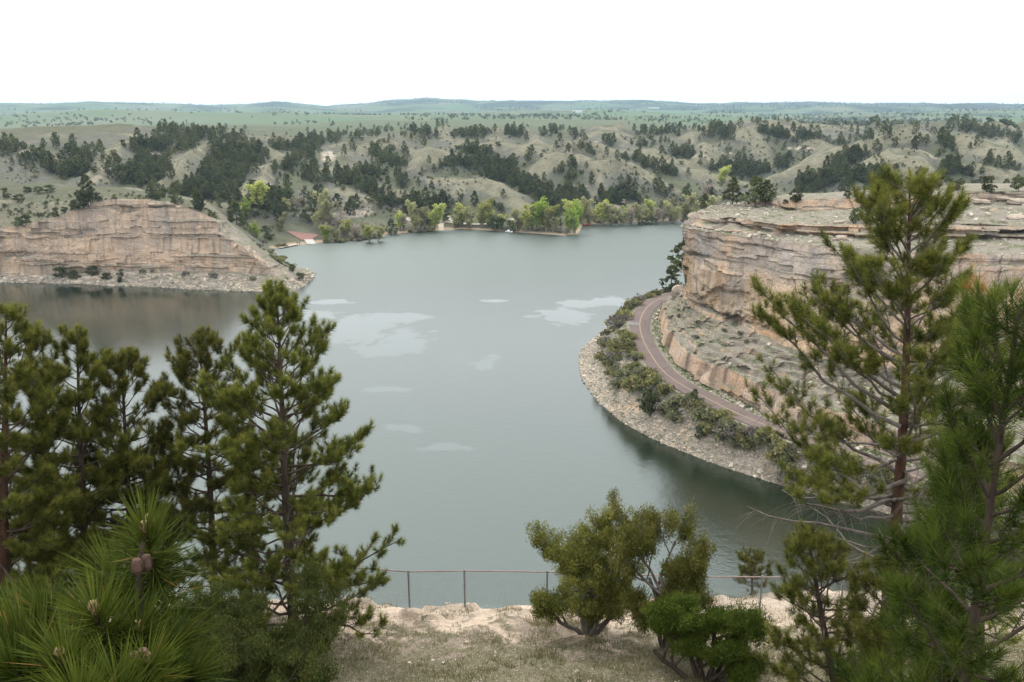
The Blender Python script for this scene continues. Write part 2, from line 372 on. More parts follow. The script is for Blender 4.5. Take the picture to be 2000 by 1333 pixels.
def mat_stone(name, c1, c2):
    m = NT(name); at = m.n('Attribute', attribute_name='tint'); n = m.noise(m.coord('Object'), 2.5, 4, .6)
    col = m.mix(at.outputs['Fac'], c1, c2); col = m.mix(1.0, col, m.ramp(n, [(.25, .7), (.75, 1.2)]), 'MULTIPLY')
    return m.done(m.bsdf(col, 1.0, .02, m.bump(n, .5, .08)).outputs[0])
mat_stone('rubble', (.26, .225, .185), (.48, .43, .355))
mat_stone('boulder_rock', (.30, .25, .20), (.38, .32, .26))
mat_stone('pebble', (.26, .21, .17), (.46, .40, .33))

def mat_ledge():
    m = NT('ledge_ground'); co = m.coord('Object'); g = m.n('NewGeometry'); sp = m.n('SeparateXYZ'); m.l(g.outputs['Position'], sp.inputs[0])
    y = sp.outputs[1]; n1 = m.noise(co, .45, 5, .65); n2 = m.noise(co, 1.7, 5, .7); n3 = m.noise(co, 9, 4, .7)
    rock = m.mix(m.mapr(n2, .35, .65), (.44, .345, .26), (.50, .42, .335))
    rock = m.mix(m.mapr(m.noise(m.coord('Object', (1, 2.5, 4)), 1.2, 4, .6), .56, .66, 0, .5), rock, (.27, .20, .155))
    soil = m.mix(m.mapr(n2, .35, .65), (.20, .165, .13), (.27, .215, .165))
    turf = m.mix(m.mapr(n3, .3, .7), (.085, .085, .045), (.14, .125, .08))
    k = m.math('ADD', m.mapr(y, 19.5, 25.5), m.mapr(n1, .3, .7, -.75, .75))
    col = m.mix(m.mapr(k, .35, .8), soil, rock)
    gk = m.math('ADD', m.mapr(y, 27.0, 19.5), m.mapr(n2, .25, .75, -.8, .8))
    col = m.mix(m.mapr(gk, .42, .75, 0, .85), col, turf)
    vor = m.n('TexVoronoi'); m.l(co, vor.inputs['Vector']); vor.inputs['Scale'].default_value = 16
    col = m.mix(m.mapr(vor.outputs['Distance'], .26, .14, 0, .75), col, (.50, .44, .37))
    col = m.mix(1.0, col, m.ramp(n3, [(.25, .68), (.75, 1.2)]), 'MULTIPLY')
    h = m.math('ADD', m.math('MULTIPLY', n2, 1.0), m.math('MULTIPLY', n3, .4))
    return m.done(m.bsdf(col, 1.0, .02, m.bump(h, .9, .12)).outputs[0])
mat_ledge()
M = MATS

# ------------------------------------------------------------------ the lake
LAKE = np.array([(-420, 345), (-204, 334), (-181, 329), (-158, 324), (-137, 320), (-116, 315), (-96, 313), (-83, 310), (-79.5, 319), (-82, 333), (-92, 356), (-105, 386),
                 (-117, 414), (-112, 423), (-103, 427.4), (-97, 434), (-80, 441.5), (-67, 464), (-46, 476.6), (-29, 485), (-3, 474.5), (14, 466), (27.6, 458.4), (36.3, 464.3), (39, 480),
                 (42.2, 503), (61, 512.6), (87, 520), (108, 522.5), (140, 515), (165, 470), (150, 400), (120, 330), (95, 296), (48, 272), (24, 240), (18.6, 222), (18.5, 200), (22.5, 177),
                 (32.5, 158), (46.5, 143), (64, 129), (95, 110), (160, 60), (160, 20), (-420, 20)], float)
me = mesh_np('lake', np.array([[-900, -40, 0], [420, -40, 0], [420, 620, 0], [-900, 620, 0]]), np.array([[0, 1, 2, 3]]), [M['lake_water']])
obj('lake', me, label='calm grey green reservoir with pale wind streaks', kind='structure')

def sdist(poly, x, y, closed=True):
    """signed distance, positive outside"""
    x = np.asarray(x, float); y = np.asarray(y, float); d2 = np.full(x.shape, 1e18); ins = np.zeros(x.shape, bool)
    n = len(poly)
    for i in range(n if closed else n-1):
        ax, ay = poly[i]; bx, by = poly[(i+1) % n]; ex, ey = bx-ax, by-ay
        t = np.clip(((x-ax)*ex+(y-ay)*ey)/(ex*ex+ey*ey+1e-12), 0, 1)
        d2 = np.minimum(d2, (x-ax-t*ex)**2+(y-ay-t*ey)**2)
        c = ((ay > y) != (by > y)) & (x < ex*(y-ay)/(ey if ey != 0 else 1e-12)+ax); ins ^= c
    d = np.sqrt(d2); return np.where(ins, -d, d) if closed else d

# ------------------------------------------------------------------ hills: crest lines read off the photograph, each at its own distance
def crest(pts): return np.array([Py(a, b, c) for a, b, c in pts])
RID = []   # (polyline xyz, side slope, rounding)
def rid(pts, w=.55, r0=7): RID.append((crest(pts), w, r0))
def ridw(pts, w=.42, r0=9): RID.append((np.array(pts, float), w, r0))
rid([(-260, 262, 640), (0, 254, 640), (105, 246, 640), (245, 242, 640), (308, 250, 650)], .22, 40)
rid([(308, 252, 660), (440, 262, 650), (500, 285, 610), (540, 310, 570)], .6, 7)
rid([(-200, 305, 540), (60, 318, 520), (170, 318, 520), (260, 308, 540), (330, 290, 590)], .3, 14)
rid([(230, 325, 500), (300, 305, 560), (390, 310, 560), (450, 345, 520)], .4, 10)
rid([(640, 300, 560), (700, 330, 545), (760, 352, 530), (850, 395, 500)], .6, 7)
rid([(640, 300, 560), (590, 340, 530), (545, 372, 500), (530, 400, 480)], .6, 7)
rid([(640, 300, 560), (650, 345, 520), (690, 392, 492), (735, 422, 478)], .5, 6)
rid([(640, 302, 562), (700, 285, 640), (760, 272, 700)], .4, 9)
rid([(824, 300, 600), (860, 280, 630), (908, 264, 650), (985, 282, 640), (1072, 296, 625), (1130, 302, 600)], .6, 7)
rid([(760, 315, 610), (873, 331, 560), (932, 339, 545), (967, 370, 520), (1013, 395, 500), (1060, 412, 490)], .6, 7)
rid([(1100, 300, 600), (1212, 314, 580), (1300, 356, 545), (1360, 384, 530), (1400, 398, 520)], .6, 7)
rid([(1020, 270, 720), (1107, 265, 700), (1177, 279, 680), (1250, 293, 660), (1344, 316, 610), (1419, 338, 580), (1494, 352, 560), (1560, 372, 540)], .6, 7)
rid([(1330, 312, 690), (1381, 290, 710), (1396, 275, 720), (1449, 252, 740), (1475, 243, 760), (1560, 240, 780), (1650, 236, 800)], .6, 7)
rid([(1486, 336, 540), (1587, 305, 560), (1662, 282, 580), (1730, 263, 600), (1775, 258, 600), (1869, 260, 600), (1899, 271, 580), (1992, 308, 520), (2100, 340, 470)], .6, 7)
rid([(1700, 325, 470), (1756, 308, 490), (1790, 283, 530), (1850, 297, 520), (1962, 312, 500)], .6, 7)
rid([(1560, 262, 760), (1640, 285, 690), (1600, 320, 640)], .6, 7)
rid([(560, 270, 820), (700, 264, 820), (800, 253, 830), (1000, 252, 840), (1150, 244, 860), (1300, 247, 880), (1500, 232, 900), (1700, 234, 880), (1850, 232, 860), (2000, 222, 860), (2300, 215, 860)], .25, 30)
rid([(1200, 258, 780), (1300, 262, 770), (1400, 262, 770)], .35, 14)
# left bluff top and the field behind it
ridw([(-420, 360, 34), (-260, 352, 34), (-205, 346, 35), (-175, 345, 35.5), (-152, 342, 32.6), (-140, 341, 32.2), (-128, 340, 29), (-118, 338, 25.5)], .38, 6)
ridw([(-118, 338, 25), (-108, 345, 16), (-104, 365, 15), (-112, 392, 13), (-122, 410, 9)], .75, 2)
ridw([(-420, 430, 30), (-240, 430, 29.5), (-190, 400, 29), (-160, 380, 27), (-140, 372, 22)], .25, 25)
# right bluff plateau
ridw([(70, 240, 39.5), (110, 236, 42), (150, 230, 44), (230, 222, 46), (330, 222, 47)], .3, 8)
ridw([(140, 262, 43), (230, 275, 44), (330, 280, 47)], .25, 22)

CUT = [np.array([(-600, 300), (-600, 352), (-205, 341), (-172, 340), (-150, 341), (-140, 341), (-128, 338), (-116, 337), (-106, 334), (-96, 332), (-86, 331), (-78, 325), (-70, 300)], float),
       np.array([(0, 100), (20, 268), (60, 258), (66, 242), (73, 232), (95, 226), (130, 219), (160, 213), (200, 206), (260, 198), (420, 180), (420, 20), (0, 20)], float)]
FARSKY = np.array([(-600, 203), (0, 205), (200, 200), (330, 203), (450, 206), (560, 201), (650, 208), (720, 203), (830, 194), (930, 196), (1050, 199), (1250, 197), (1400, 203), (1600, 201), (1800, 204), (2000, 205), (2600, 203)], float)
def hills(x, y, cut=True):
    x = np.asarray(x, float); y = np.asarray(y, float); r = np.hypot(x, y)
    sd = sdist(LAKE, x, y)
    z = np.interp(sd, [0, 10, 30, 70, 150, 260, 400, 800], [.4, 1.4, 2.2, 3, 5.5, 10, 18, 40])
    wob = fbm(x/45, y/45, seed=3, oct=3)
    near = r < 1200
    xs, ys = x[near], y[near]; zz = z[near].copy()
    jx = xs+4*fbm(xs/50, ys/50, seed=5, oct=2); jy = ys+4*fbm(xs/50, ys/50, seed=9, oct=2)
    for P, w, r0 in RID:
        best = np.full(xs.shape, -1e9)
        for i in range(len(P)-1):
            a, b = P[i], P[i+1]; ex, ey = b[0]-a[0], b[1]-a[1]
            t = np.clip(((jx-a[0])*ex+(jy-a[1])*ey)/(ex*ex+ey*ey+1e-9), 0, 1)
            d = np.hypot(jx-a[0]-t*ex, jy-a[1]-t*ey)
            best = np.maximum(best, a[2]+t*(b[2]-a[2])-w*(np.sqrt(d*d+r0*r0)-r0))
        k = 1.4; h = np.clip(.5+.5*(best-zz)/k, 0, 1)
        zz = zz*(1-h)+best*h+k*h*(1-h)*.6
    z[near] = zz
    z = z+.5*wob*sstep(5, 40, sd)
    # small eroded spurs and gullies running down to the lake
    ux = x+9*fbm(x/70, y/70, seed=51, oct=2); uy = y+9*fbm(x/70, y/70, seed=53, oct=2)
    z = z+(6.5*(.5-np.abs(vnoise(ux/44, uy/80, seed=55))*1.9)+1.2*(.5-np.abs(vnoise(ux/15, uy/24, seed=57))*1.8))*sstep(18, 90, sd)*sstep(1500, 900, r)*sstep(425, 480, y)*sstep(-330, -180, x+.25*(650-y))
    z = z-.7*np.abs(fbm(x/26, y/26, seed=21, oct=3))*sstep(15, 60, sd)*sstep(1500, 800, r)
    # far country
    fr = sstep(820, 1500, r)
    px = 1000+F*x/np.maximum(y, 1)
    roll = 44+15*fbm(x/900, y/900, seed=31, oct=4)-6*sstep(900, 1600, r)
    c, s_ = ray(px, np.interp(px, FARSKY[:, 0], FARSKY[:, 1]))[1:]
    zf = CZ+(s_/c)*y
    far = roll+(zf-roll)*np.exp(-((np.log(np.maximum(r, 1))-math.log(7000))/.42)**2)+12*fbm(x/420, y/420, seed=41, oct=3)*sstep(1500, 3500, r)*sstep(10500, 7000, r)
    z = z*(1-fr)+far*fr
    # shore
    steep = sstep(425, 395, y)*sstep(-60, -95, x)
    cap = np.interp(sd, [-60, -10, 0, 5, 16, 30, 60, 400], [-14, -3, -.15, 1.0, 2.2, 6, 26, 400])*(1-steep)+(.85*sd-.1)*steep
    z = np.minimum(z, cap)
    if cut:
        for P in CUT:
            z = np.minimum(z, -9+6*np.maximum(sdist(P, x, y)-1.0, 0))
    return z

AZ = np.radians(np.linspace(-41, 43, 620))
RR = np.concatenate([np.linspace(245, 560, 170), np.linspace(562, 900, 120)[0:], np.geomspace(906, 9800, 110)])
A2, R2 = np.meshgrid(AZ, RR, indexing='ij')
HX, HY = R2*np.sin(A2), R2*np.cos(A2)
HZ = hills(HX.ravel(), HY.ravel()).reshape(HX.shape)
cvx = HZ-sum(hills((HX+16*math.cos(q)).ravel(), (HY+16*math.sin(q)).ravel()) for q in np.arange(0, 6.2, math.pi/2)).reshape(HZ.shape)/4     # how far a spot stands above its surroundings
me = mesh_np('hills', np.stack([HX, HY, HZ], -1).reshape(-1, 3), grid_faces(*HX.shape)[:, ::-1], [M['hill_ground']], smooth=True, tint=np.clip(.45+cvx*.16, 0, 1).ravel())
hpx, hpy, _ = proj(np.stack([HX, HY, HZ], -1).reshape(-1, 3)); bare = np.zeros(hpx.shape)
for bx_, by_, brx, bry in [(690, 417, 45, 11), (640, 306, 20, 16), (600, 330, 16, 10), (1205, 402, 18, 7), (795, 428, 16, 5), (300, 302, 22, 9), (60, 298, 34, 6), (110, 312, 24, 7), (960, 425, 14, 4), (430, 262, 16, 6), (1010, 428, 22, 4), (330, 316, 12, 6), (1560, 290, 40, 5), (1420, 300, 20, 4)]:
    bare = np.maximum(bare, (1.2-np.sqrt(((hpx-bx_)/brx)**2+((hpy-by_)/bry)**2))*(np.hypot(HX, HY).ravel() < 800))
ba = me.attributes.new('bare', 'FLOAT', 'POINT'); ba.data.foreach_set('value', np.clip(bare, 0, 1).astype(np.float32))
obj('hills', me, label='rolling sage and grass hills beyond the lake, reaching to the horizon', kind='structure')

def hill_hit(px, py, rmin=300, rmax=2500):
    """first point of the hills seen through each pixel"""
    px = np.asarray(px, float); py = np.asarray(py, float)
    a, b, c = ray(px, py); az = np.arctan2(a, b); el = c/np.hypot(a, b)
    ci = np.interp(az, AZ, np.arange(len(AZ))); c0 = np.clip(ci.astype(int), 0, len(AZ)-2); f = (ci-c0)[:, None]
    ok = (RR > rmin) & (RR < rmax); R = RR[ok]
    Z = HZ[c0][:, ok]*(1-f)+HZ[c0+1][:, ok]*f
    above = Z >= (CZ+el[:, None]*R[None])
    hit = above.argmax(1); good = above.any(1) & (hit > 0)
    h0 = np.maximum(hit-1, 0); i = np.arange(len(px))
    d0 = CZ+el*R[h0]-Z[i, h0]; d1 = CZ+el*R[hit]-Z[i, hit]; t = np.clip(d0/(d0-d1+1e-9), 0, 1)
    r = R[h0]+t*(R[hit]-R[h0]); z = Z[i, h0]+t*(Z[i, hit]-Z[i, h0])
    return np.stack([r*np.sin(az), r*np.cos(az), z], 1), good
def hill_z(x, y):
    return hills(np.atleast_1d(np.asarray(x, float)), np.atleast_1d(np.asarray(y, float)))
print('hills', round(time.time()-T0, 1))

# ------------------------------------------------------------------ cliffs: lofts between contour lines
def crom(K, u):
    K = np.asarray(K, float); n = len(K); u = np.clip(u, 0, n-1-1e-6); i = u.astype(int); t = (u-i)[:, None]
    p0, p1, p2, p3 = K[np.maximum(i-1, 0)], K[i], K[np.minimum(i+1, n-1)], K[np.minimum(i+2, n-1)]
    return .5*((2*p1)+(-p0+p2)*t+(2*p0-5*p1+4*p2-p3)*t*t+(-p0+3*p1-3*p2+p3)*t**3)
def loft(contours, nseg, ref, step, seed, rock, joints=(), terr=()):
    """contours: list of (K,3) keys; nseg: subdivisions per band; rock: per band (strata amplitude, block amplitude, fbm amplitude)"""
    K = len(contours[0]); uu = np.linspace(0, K-1, 2000); c = crom(contours[ref], uu)
    arc = np.concatenate([[0], np.cumsum(np.linalg.norm(np.diff(c[:, :2], axis=0), axis=1))])
    ns = int(arc[-1]/step); s = np.linspace(0, arc[-1], ns); u = np.interp(s, arc, uu)
    C = [crom(k, u) for k in contours]
    rows, amp = [], []
    for b, n in enumerate(nseg):
        for j in range(n):
            t = j/n; rows.append(C[b]*(1-t)+C[b+1]*t); amp.append(np.array(rock[b]))
    rows.append(C[-1]); amp.append(np.array(rock[-1]))
    P = np.stack(rows, 1); A = np.stack(amp, 0)
    Ak = A.copy(); Ak[1:-1] = (A[:-2]+A[1:-1]*2+A[2:])/4
    tu = np.gradient(C[ref], axis=0)[:, :2]; tu /= np.linalg.norm(tu, axis=1)[:, None]+1e-9
    k = 15; pad = np.pad(tu, ((k, k), (0, 0)), 'edge'); tu = np.stack([np.convolve(pad[:, i], np.ones(2*k+1)/(2*k+1), 'valid') for i in (0, 1)], 1)
    nrm = np.stack([tu[:, 1], -tu[:, 0], 0*tu[:, 0]], 1)            # outward: right of the walking direction
    x, y, z = P[..., 0], P[..., 1], P[..., 2]; S = np.broadcast_to(s[:, None], x.shape)
    rng = np.random.default_rng(seed)
    zb = np.cumsum(np.where(rng.random(80) < .45, rng.uniform(2.2, 5.5, 80), rng.uniform(.5, 1.4, 80)))-3; js = rng.random(90)**2.2
    zw = z+.5*vnoise(S/17, z*0, seed=seed+1)+.25*vnoise(S/5, z*0+3, seed=seed+2)
    li = np.searchsorted(zb, zw); lo = rng.uniform(-1, 1, 90)[li]
    wdt = rng.uniform(2.0, 7.0, 90)[li]; off = rng.uniform(0, 50, 90)[li]
    cell = np.floor((S+off+1.2*vnoise(S/4, li*1.0, seed=seed+5))/wdt)
    blk = _h(cell.astype(np.int64), li.astype(np.int64), cell.astype(np.int64)*0, seed)*2-1
    frac = (S+off)/wdt; edge = np.abs(frac-np.round(frac))*wdt
    below = zw-zb[np.clip(li-1, 0, 79)]
    joint = -np.exp(-(below/.2)**2)*1.5*js[li]-np.exp(-(edge/.22)**2)*.35
    fb = fbm(x/6, y/6, z/4.5, seed=seed+7, oct=5)
    big = fbm(x/16, y/16, z/14, seed=seed+8, oct=2)
    d = Ak[None, :, 0]*(lo+.8*joint)+2.2*Ak[None, :, 1]*blk+Ak[None, :, 2]*(.65*fb+.9*big)
    on = np.minimum(Ak[None, :, 0]*4, 1)
    crk = np.exp(-(vnoise(S/8+.05*z, z/30, seed=seed+12)/.028)**2)
    d = d-on*.9*crk*(vnoise(S/30, z/9, seed=seed+13) > -.1)
    zj = z+.35*vnoise(S/14, z*0+9, seed=seed+14)+.9*vnoise(S/37, z*0+5, seed=seed+19)
    for z0, dep, lip in joints:
        jm = np.clip(.3+1.9*vnoise(S/13, z*0+z0, seed=seed+18), 0, 1); d = d-on*1.7*dep*jm*np.exp(-((zj-z0)/.38)**2)+on*lip*(.3+.7*jm)*sstep(z0+.1, z0+.5, zj)
    P = P+nrm[:, None]*d[..., None]
    rown = np.repeat(np.arange(len(nseg)), nseg); rown = np.append(rown, len(nseg)-1)
    for band, hgt in terr:
        k = np.where(rown == band)[0]; zz = P[:, k, 2]; w_ = .5*vnoise(S[:, k]/11, zz*0, seed=seed+15)+.22*vnoise(S[:, k]/2.5, zz*0+2, seed=seed+16); t = (zz+w_)/hgt; f = np.floor(t)
        edge_ = np.minimum(np.arange(len(k)), len(k)-1-np.arange(len(k)))/4.0; P[:, k, 2] += (hgt*(f+sstep(.5, .92, t-f))-w_-zz)*np.clip(edge_, 0, 1)[None]*.85
    rough = Ak[None, :, 2]
    P[..., 2] += (.35*fbm(x/3.2, y/3.2, seed=seed+9, oct=4))*np.where(rough < .5, rough+.1, .12)
    return P, S, u
def dent(P, px, py, w, h, depth, d0=None):
    X, Y, D = proj(P.reshape(-1, 3)); X, Y = X.reshape(P.shape[:2]), Y.reshape(P.shape[:2])
    q = np.sqrt(((X-px)/w)**2+((Y-py)/h)**2)+.35*fbm(X/14, Y/9, seed=7, oct=3); k = sstep(1.35, .45, q)
    P[..., 1] += depth*k; P[..., 0] += depth*.5*k
    return P
def loft_mesh(name, P, mat, label, flip=False, nseg=(), soil=()):
    f = grid_faces(P.shape[0], P.shape[1])
    if flip: f = f[:, ::-1]
    rw = np.append(np.repeat(soil, nseg), soil[-1]).astype(float); rw[1:-1] = (rw[:-2]+2*rw[1:-1]+rw[2:])/4
    me = mesh_np(name, P.reshape(-1, 3), f, [mat], smooth=False, tint=np.broadcast_to(rw[None], P.shape[:2]).ravel())
    return obj(name, me, label=label, kind='structure')

# right bluff. Stations run from behind the nose round to the right and out of the frame
def PZ(L): return np.array([Pz(a, b, c) if a is not None else (b[0], b[1], c) for a, b, c in L])
W = lambda x, y, z: (None, (x, y), z)
c_water = PZ([W(110, 310, 0), W(60, 284, 0), W(33, 256, 0), W(22, 238, 0), W(18.4, 222, 0), W(17.8, 207, 0), W(19.5, 190, 0), W(25, 171, 0), W(37, 153, 0), W(52, 138.5, 0), W(70, 125, 0), W(100, 106, 0)])
road_c = PZ([W(98, 287, 12.6), W(66, 266, 12.4), (1300, 582, 12.2), (1268, 598, 12), (1252, 622, 11.6), (1251, 648, 11), (1266, 685, 10.2), (1305, 735, 9.2), (1395, 787, 8), (1500, 834, 7.2), (1640, 882, 6.8), W(92, 98, 6.5)])
tg = np.gradient(road_c, axis=0)[:, :2]; tg /= np.linalg.norm(tg, axis=1)[:, None]; rn = np.stack([tg[:, 1], -tg[:, 0], 0*tg[:, 0]], 1)   # towards the water
HWID = 2.5
c_out = road_c+rn*(HWID+1.0); c_in = road_c-rn*(HWID+.3)
c_low0 = road_c-rn*(HWID+2.2)+np.array([0, 0, .25]); 
c_low1 = road_c-rn*(HWID+3.3)+np.array([0, 0, 1])*np.array([2.2, 2.6, 2.8, 3.0, 3.4, 3.8, 4.2, 4.6, 5.0, 5.0, 5.0, 5.0])[:, None]
c_foot = PZ([W(110, 270, 19), W(80, 254, 19), W(57, 236, 19), W(46.5, 222, 19.2), (1340, 592, 19.2), (1356, 606, 19.5), (1402, 624, 20), (1470, 647, 20), (1560, 682, 19.5), (1680, 712, 18.5), (1850, 716, 18), W(128, 150, 18)])
c_top = PZ([W(112, 268, 38), W(82, 250, 38), W(60, 233, 38), W(48.5, 222, 38.1), (1334, 441, 38.1), (1352, 446, 38.2), (1402, 455, 38.5), (1480, 464, 38.8), (1590, 478, 38.9), (1740, 490, 38.5), (1950, 496, 38.1), W(150, 155, 38)])
c_mid = c_foot*.42+c_top*.58; c_mid[:, :2] = c_foot[:, :2]*.5+c_top[:, :2]*.5
bk = np.array([[.3, 1.0, 0]]*12); bk[:4] = [[.3, -.8, 0], [.5, -.6, 0], [.8, -.3, 0], [.9, .2, 0]]; bk[4] = [.95, .5, 0]; bk[5] = [.8, .7, 0]; bk[6] = [.6, .9, 0]
bk /= np.linalg.norm(bk, axis=1)[:, None]
c_led0 = c_top+bk*np.array([2, 2, 2, 2, 2.2, 2.2, 2.4, 3, 6, 9, 10, 10])[:, None]+np.array([0, 0, .5])*np.array([1, 1, 1, 1, 1, 1, 1, 1.2, 2.0, 3.2, 3.6, 4])[:, None]
c_led1 = c_led0+bk*2.4+np.array([0, 0, 1])*np.array([2.4, 2.4, 2.4, 2.4, 2.4, 2.4, 2.5, 2.6, 2.3, 2.3, 2.6, 2.8])[:, None]
c_cap0 = np.array([(108, 250, 41.6), (84, 242, 41.6), (68, 231, 41.6), (63, 226, 41.6), (63, 222, 41.6), (66, 219, 41.7)]+[tuple(Py(*q)) for q in ((1530, 412, 214), (1600, 411, 209), (1700, 406, 204), (1830, 398, 199), (2000, 391, 194))]+[(205, 182, 46.5)], float)
c_cap0[:, 2] = np.maximum(c_cap0[:, 2], 41.6)
c_cap1 = c_cap0+np.array([0, .8, 1])*np.array([.3, .3, .4, .5, .7, 1.4, 2.2, 2.6, 2.6, 2.2, 1.9, 1.8])[:, None]
c_back = c_cap1+np.array([(0, 1, .1), (2, 2, .1), (4, 4, .1), (6, 6, .1), (6, 8, .2), (6, 10, .2), (6, 12, .2), (6, 13, .2), (6, 14, .2), (8, 16, .2), (8, 18, .3), (10, 20, .3)])
c_bury = c_back+np.array([0, 8, -5.0])
c_bury[:5] = c_back[:5]+np.array([6, 3, -5])
c_deep = c_water.copy(); c_deep[:, :2] += rn[:, :2]*5; c_deep[:, 2] = -4
c_bank = c_water*.5+c_out*.5; c_bank[:, 2] -= .6
conts = [c_deep, c_water, c_bank, c_out, c_in, c_low0, c_low1, c_foot, c_mid, c_top, c_led0, c_led1, c_cap0, c_cap1, c_back, c_bury]
nsg = [6, 26, 26, 14, 6, 18, 64, 40, 46, 10, 24, 40, 18, 16, 6]
rk = [(.0, .0, .12), (0, 0, .22), (0, 0, .2), (0, 0, .0), (0, 0, .05), (.40, .40, .35), (.25, .30, .3), (.24, .30, .6), (.18, .20, .42), (.2, .3, .3), (.7, .8, .6), (.12, .25, .35), (.5, .55, .35), (0, 0, .15), (0, 0, .1)]
RB, RS, RU = loft(conts, nsg, 8, .27, 11, rk, [(32.2, 1.1, .6), (36.3, .5, .2), (23.0, .6, .3), (20.6, .7, .25), (39.6, .9, .4), (40.8, .7, .3), (43.2, .9, .5)], [(6, 1.25), (11, .9)])
RB = dent(RB, 1415, 585, 42, 26, 1.7); RB = dent(RB, 1432, 628, 16, 10, 2.6); RB = dent(RB, 1480, 628, 40, 14, .9); RB = dent(RB, 1375, 640, 20, 9, .8)
RB = dent(RB, 1700, 555, 60, 26, 1.8)
ROW = np.concatenate([[0], np.cumsum(nsg)])
loft_mesh('right_bluff', RB, M['rock_right'], 'layered tan and grey sandstone bluff above the road on the right', False, nsg, [.5, .5, .7, 1, 1, 0, .64, 0, 0, .5, .05, .62, 0, 1, 1])
def rb_point(row_f, s_i): return RB[int(np.clip(s_i, 0, RB.shape[0]-1)), int(row_f)]

# road on its bench
uu = np.linspace(0.2, 11, 400); rc = crom(road_c, uu); rt = np.gradient(rc, axis=0)[:, :2]; rt /= np.linalg.norm(rt, axis=1)[:, None]
rno = np.stack([rt[:, 1], -rt[:, 0], 0*rt[:, 0]], 1)
def strip(name, o0, o1, dz, mat, label, sel=slice(None), nx=6, thick=0):
    c, n = rc[sel], rno[sel]; k = np.linspace(o0, o1, nx)
    P = c[:, None]+n[:, None]*k[None, :, None]; P[..., 2] += dz
    return P
P = strip('road', -HWID, HWID, .16, None, None); Pb = P.copy(); 
edge = np.concatenate([P[:, :1]-[0, 0, .5], P, P[:, -1:]-[0, 0, .5]], 1)
obj('road', mesh_np('road', edge.reshape(-1, 3), grid_faces(edge.shape[0], edge.shape[1])[:, ::-1], [M['road_asphalt']]), label='narrow reddish asphalt road curving below the bluff', kind='structure')
P = strip('l', -.14, .14, .166, None, None, nx=2)
obj('road_marking', mesh_np('road_marking', P.reshape(-1, 3), grid_faces(P.shape[0], 2)[:, ::-1], [M['line_paint']]), label='faded yellow centre line on the reddish road', kind='structure')
pi = int(np.argmin(np.abs(proj(rc)[1]-634)+1e3*(uu < 3)))
P = strip('p', .3, 2.9, .166, None, None, sel=slice(pi-4, pi+5), nx=3)
obj('road_patch', mesh_np('road_patch', P.reshape(-1, 3), grid_faces(P.shape[0], 3)[:, ::-1], [M['patch_grey']]), label='pale grey repair patch on the road lane beside the lake', kind='structure')

# left bluff, walked from the tip at the right to the left out of the frame (outward = towards the camera)
def LP(L): return np.array(L, float)
l_top = LP([(-90, 345, 3.5), (-85, 336, 4.0), (-90, 327, 5.2), (-97, 326, 9.5), (-103, 326.5, 14.5), (-108.5, 327.6, 17), (-113, 329, 20), (-115.5, 330, 24.8), (-131, 333, 30.2), (-142, 335.5, 31.6), (-158, 334, 31.4), (-169, 333, 28.0), (-198, 334, 21), (-250, 340, 22), (-420, 352, 24)])
l_foot = LP([(-86, 346, 2.6), (-81.5, 335, 3.0), (-87, 323.5, 3.4), (-96, 322, 4.2), (-102, 322.5, 4.6), (-108, 323.5, 4.8), (-113, 324, 4.8), (-117, 324.5, 4.8), (-131, 326.5, 4.6), (-142, 328, 4.6), (-158, 328.5, 4.2), (-169, 329, 3.4), (-198, 331, 2.4), (-250, 338, 2.4), (-420, 350, 2.4)])
l_wat = LP([(-82, 349, 0), (-79, 333, 0), (-82, 312.5, 0), (-93, 312, 0), (-100, 312.8, 0), (-106, 313.6, 0), (-112, 314.2, 0), (-117, 315, 0), (-131, 318.6, 0), (-142, 320.5, 0), (-158, 323.8, 0), (-169, 326.2, 0), (-198, 332 - 2.5, 0), (-250, 334.5, 0), (-420, 345, 0)])
l_foot[3:, 1] += 2.6; l_top[3:, 1] -= .6
l_deep = l_wat+np.array([0, -4, -3.0]); l_deep[:3, 0] += 4
l_mid = l_foot*.52+l_top*.48
l_q = l_foot*.22+l_top*.78
l_b1 = l_top+np.array([0, 4.5, .9]); l_b1[:2] = l_top[:2]+[-3, 1, .3]
l_b2 = l_b1.copy(); l_b2[:, 1] += 8; l_b2[:2] = l_b1[:2]+[-4, 1, 0]
hz = hills(l_b2[:, 0], l_b2[:, 1], cut=False); l_b2[:, 2] = hz+.25
l_b1[3:, 2] = np.minimum(l_b1[3:, 2], .5*(l_top[3:, 2]+l_b2[3:, 2])+.5)
l_b3 = l_b2.copy(); l_b3[:, 1] += 7; l_b3[:, 2] = hills(l_b3[:, 0], l_b3[:, 1], cut=False)-.6
LB, LS, LU = loft([l_deep, l_wat, l_foot, l_mid, l_q, l_top, l_b1, l_b2, l_b3], [5, 26, 40, 22, 22, 10, 10, 8], 3, .42, 23,
                  [(0, 0, .12), (.12, .2, .4), (.26, .26, .62), (.24, .26, .6), (.5, .5, .5), (.3, .45, .35), (0, .1, .3), (0, 0, .1)], [(11.2, .8, .15), (7.0, .6, .1), (19.5, .4, .1), (24.5, .7, .25), (28.3, .6, .3), (31, .5, .3)], [(1, 1.0)])
LB = dent(LB, 150, 528, 26, 5, 2.0); LB = dent(LB, 40, 497, 75, 5, 1.3); LB = dent(LB, 250, 408, 28, 6, 1.5); LB = dent(LB, 120, 470, 60, 18, .8)
loft_mesh('left_bluff', LB, M['rock_left'], 'pinkish orange rock cliff on the left shore, sloping to a low point', False, [5, 26, 40, 22, 22, 10, 10, 8], [.2, .42, 0, 0, .05, .5, 1, 1])
LROW = np.concatenate([[0], np.cumsum([5, 26, 40, 22, 22, 10, 10, 8])])
print('cliffs', round(time.time()-T0, 1))

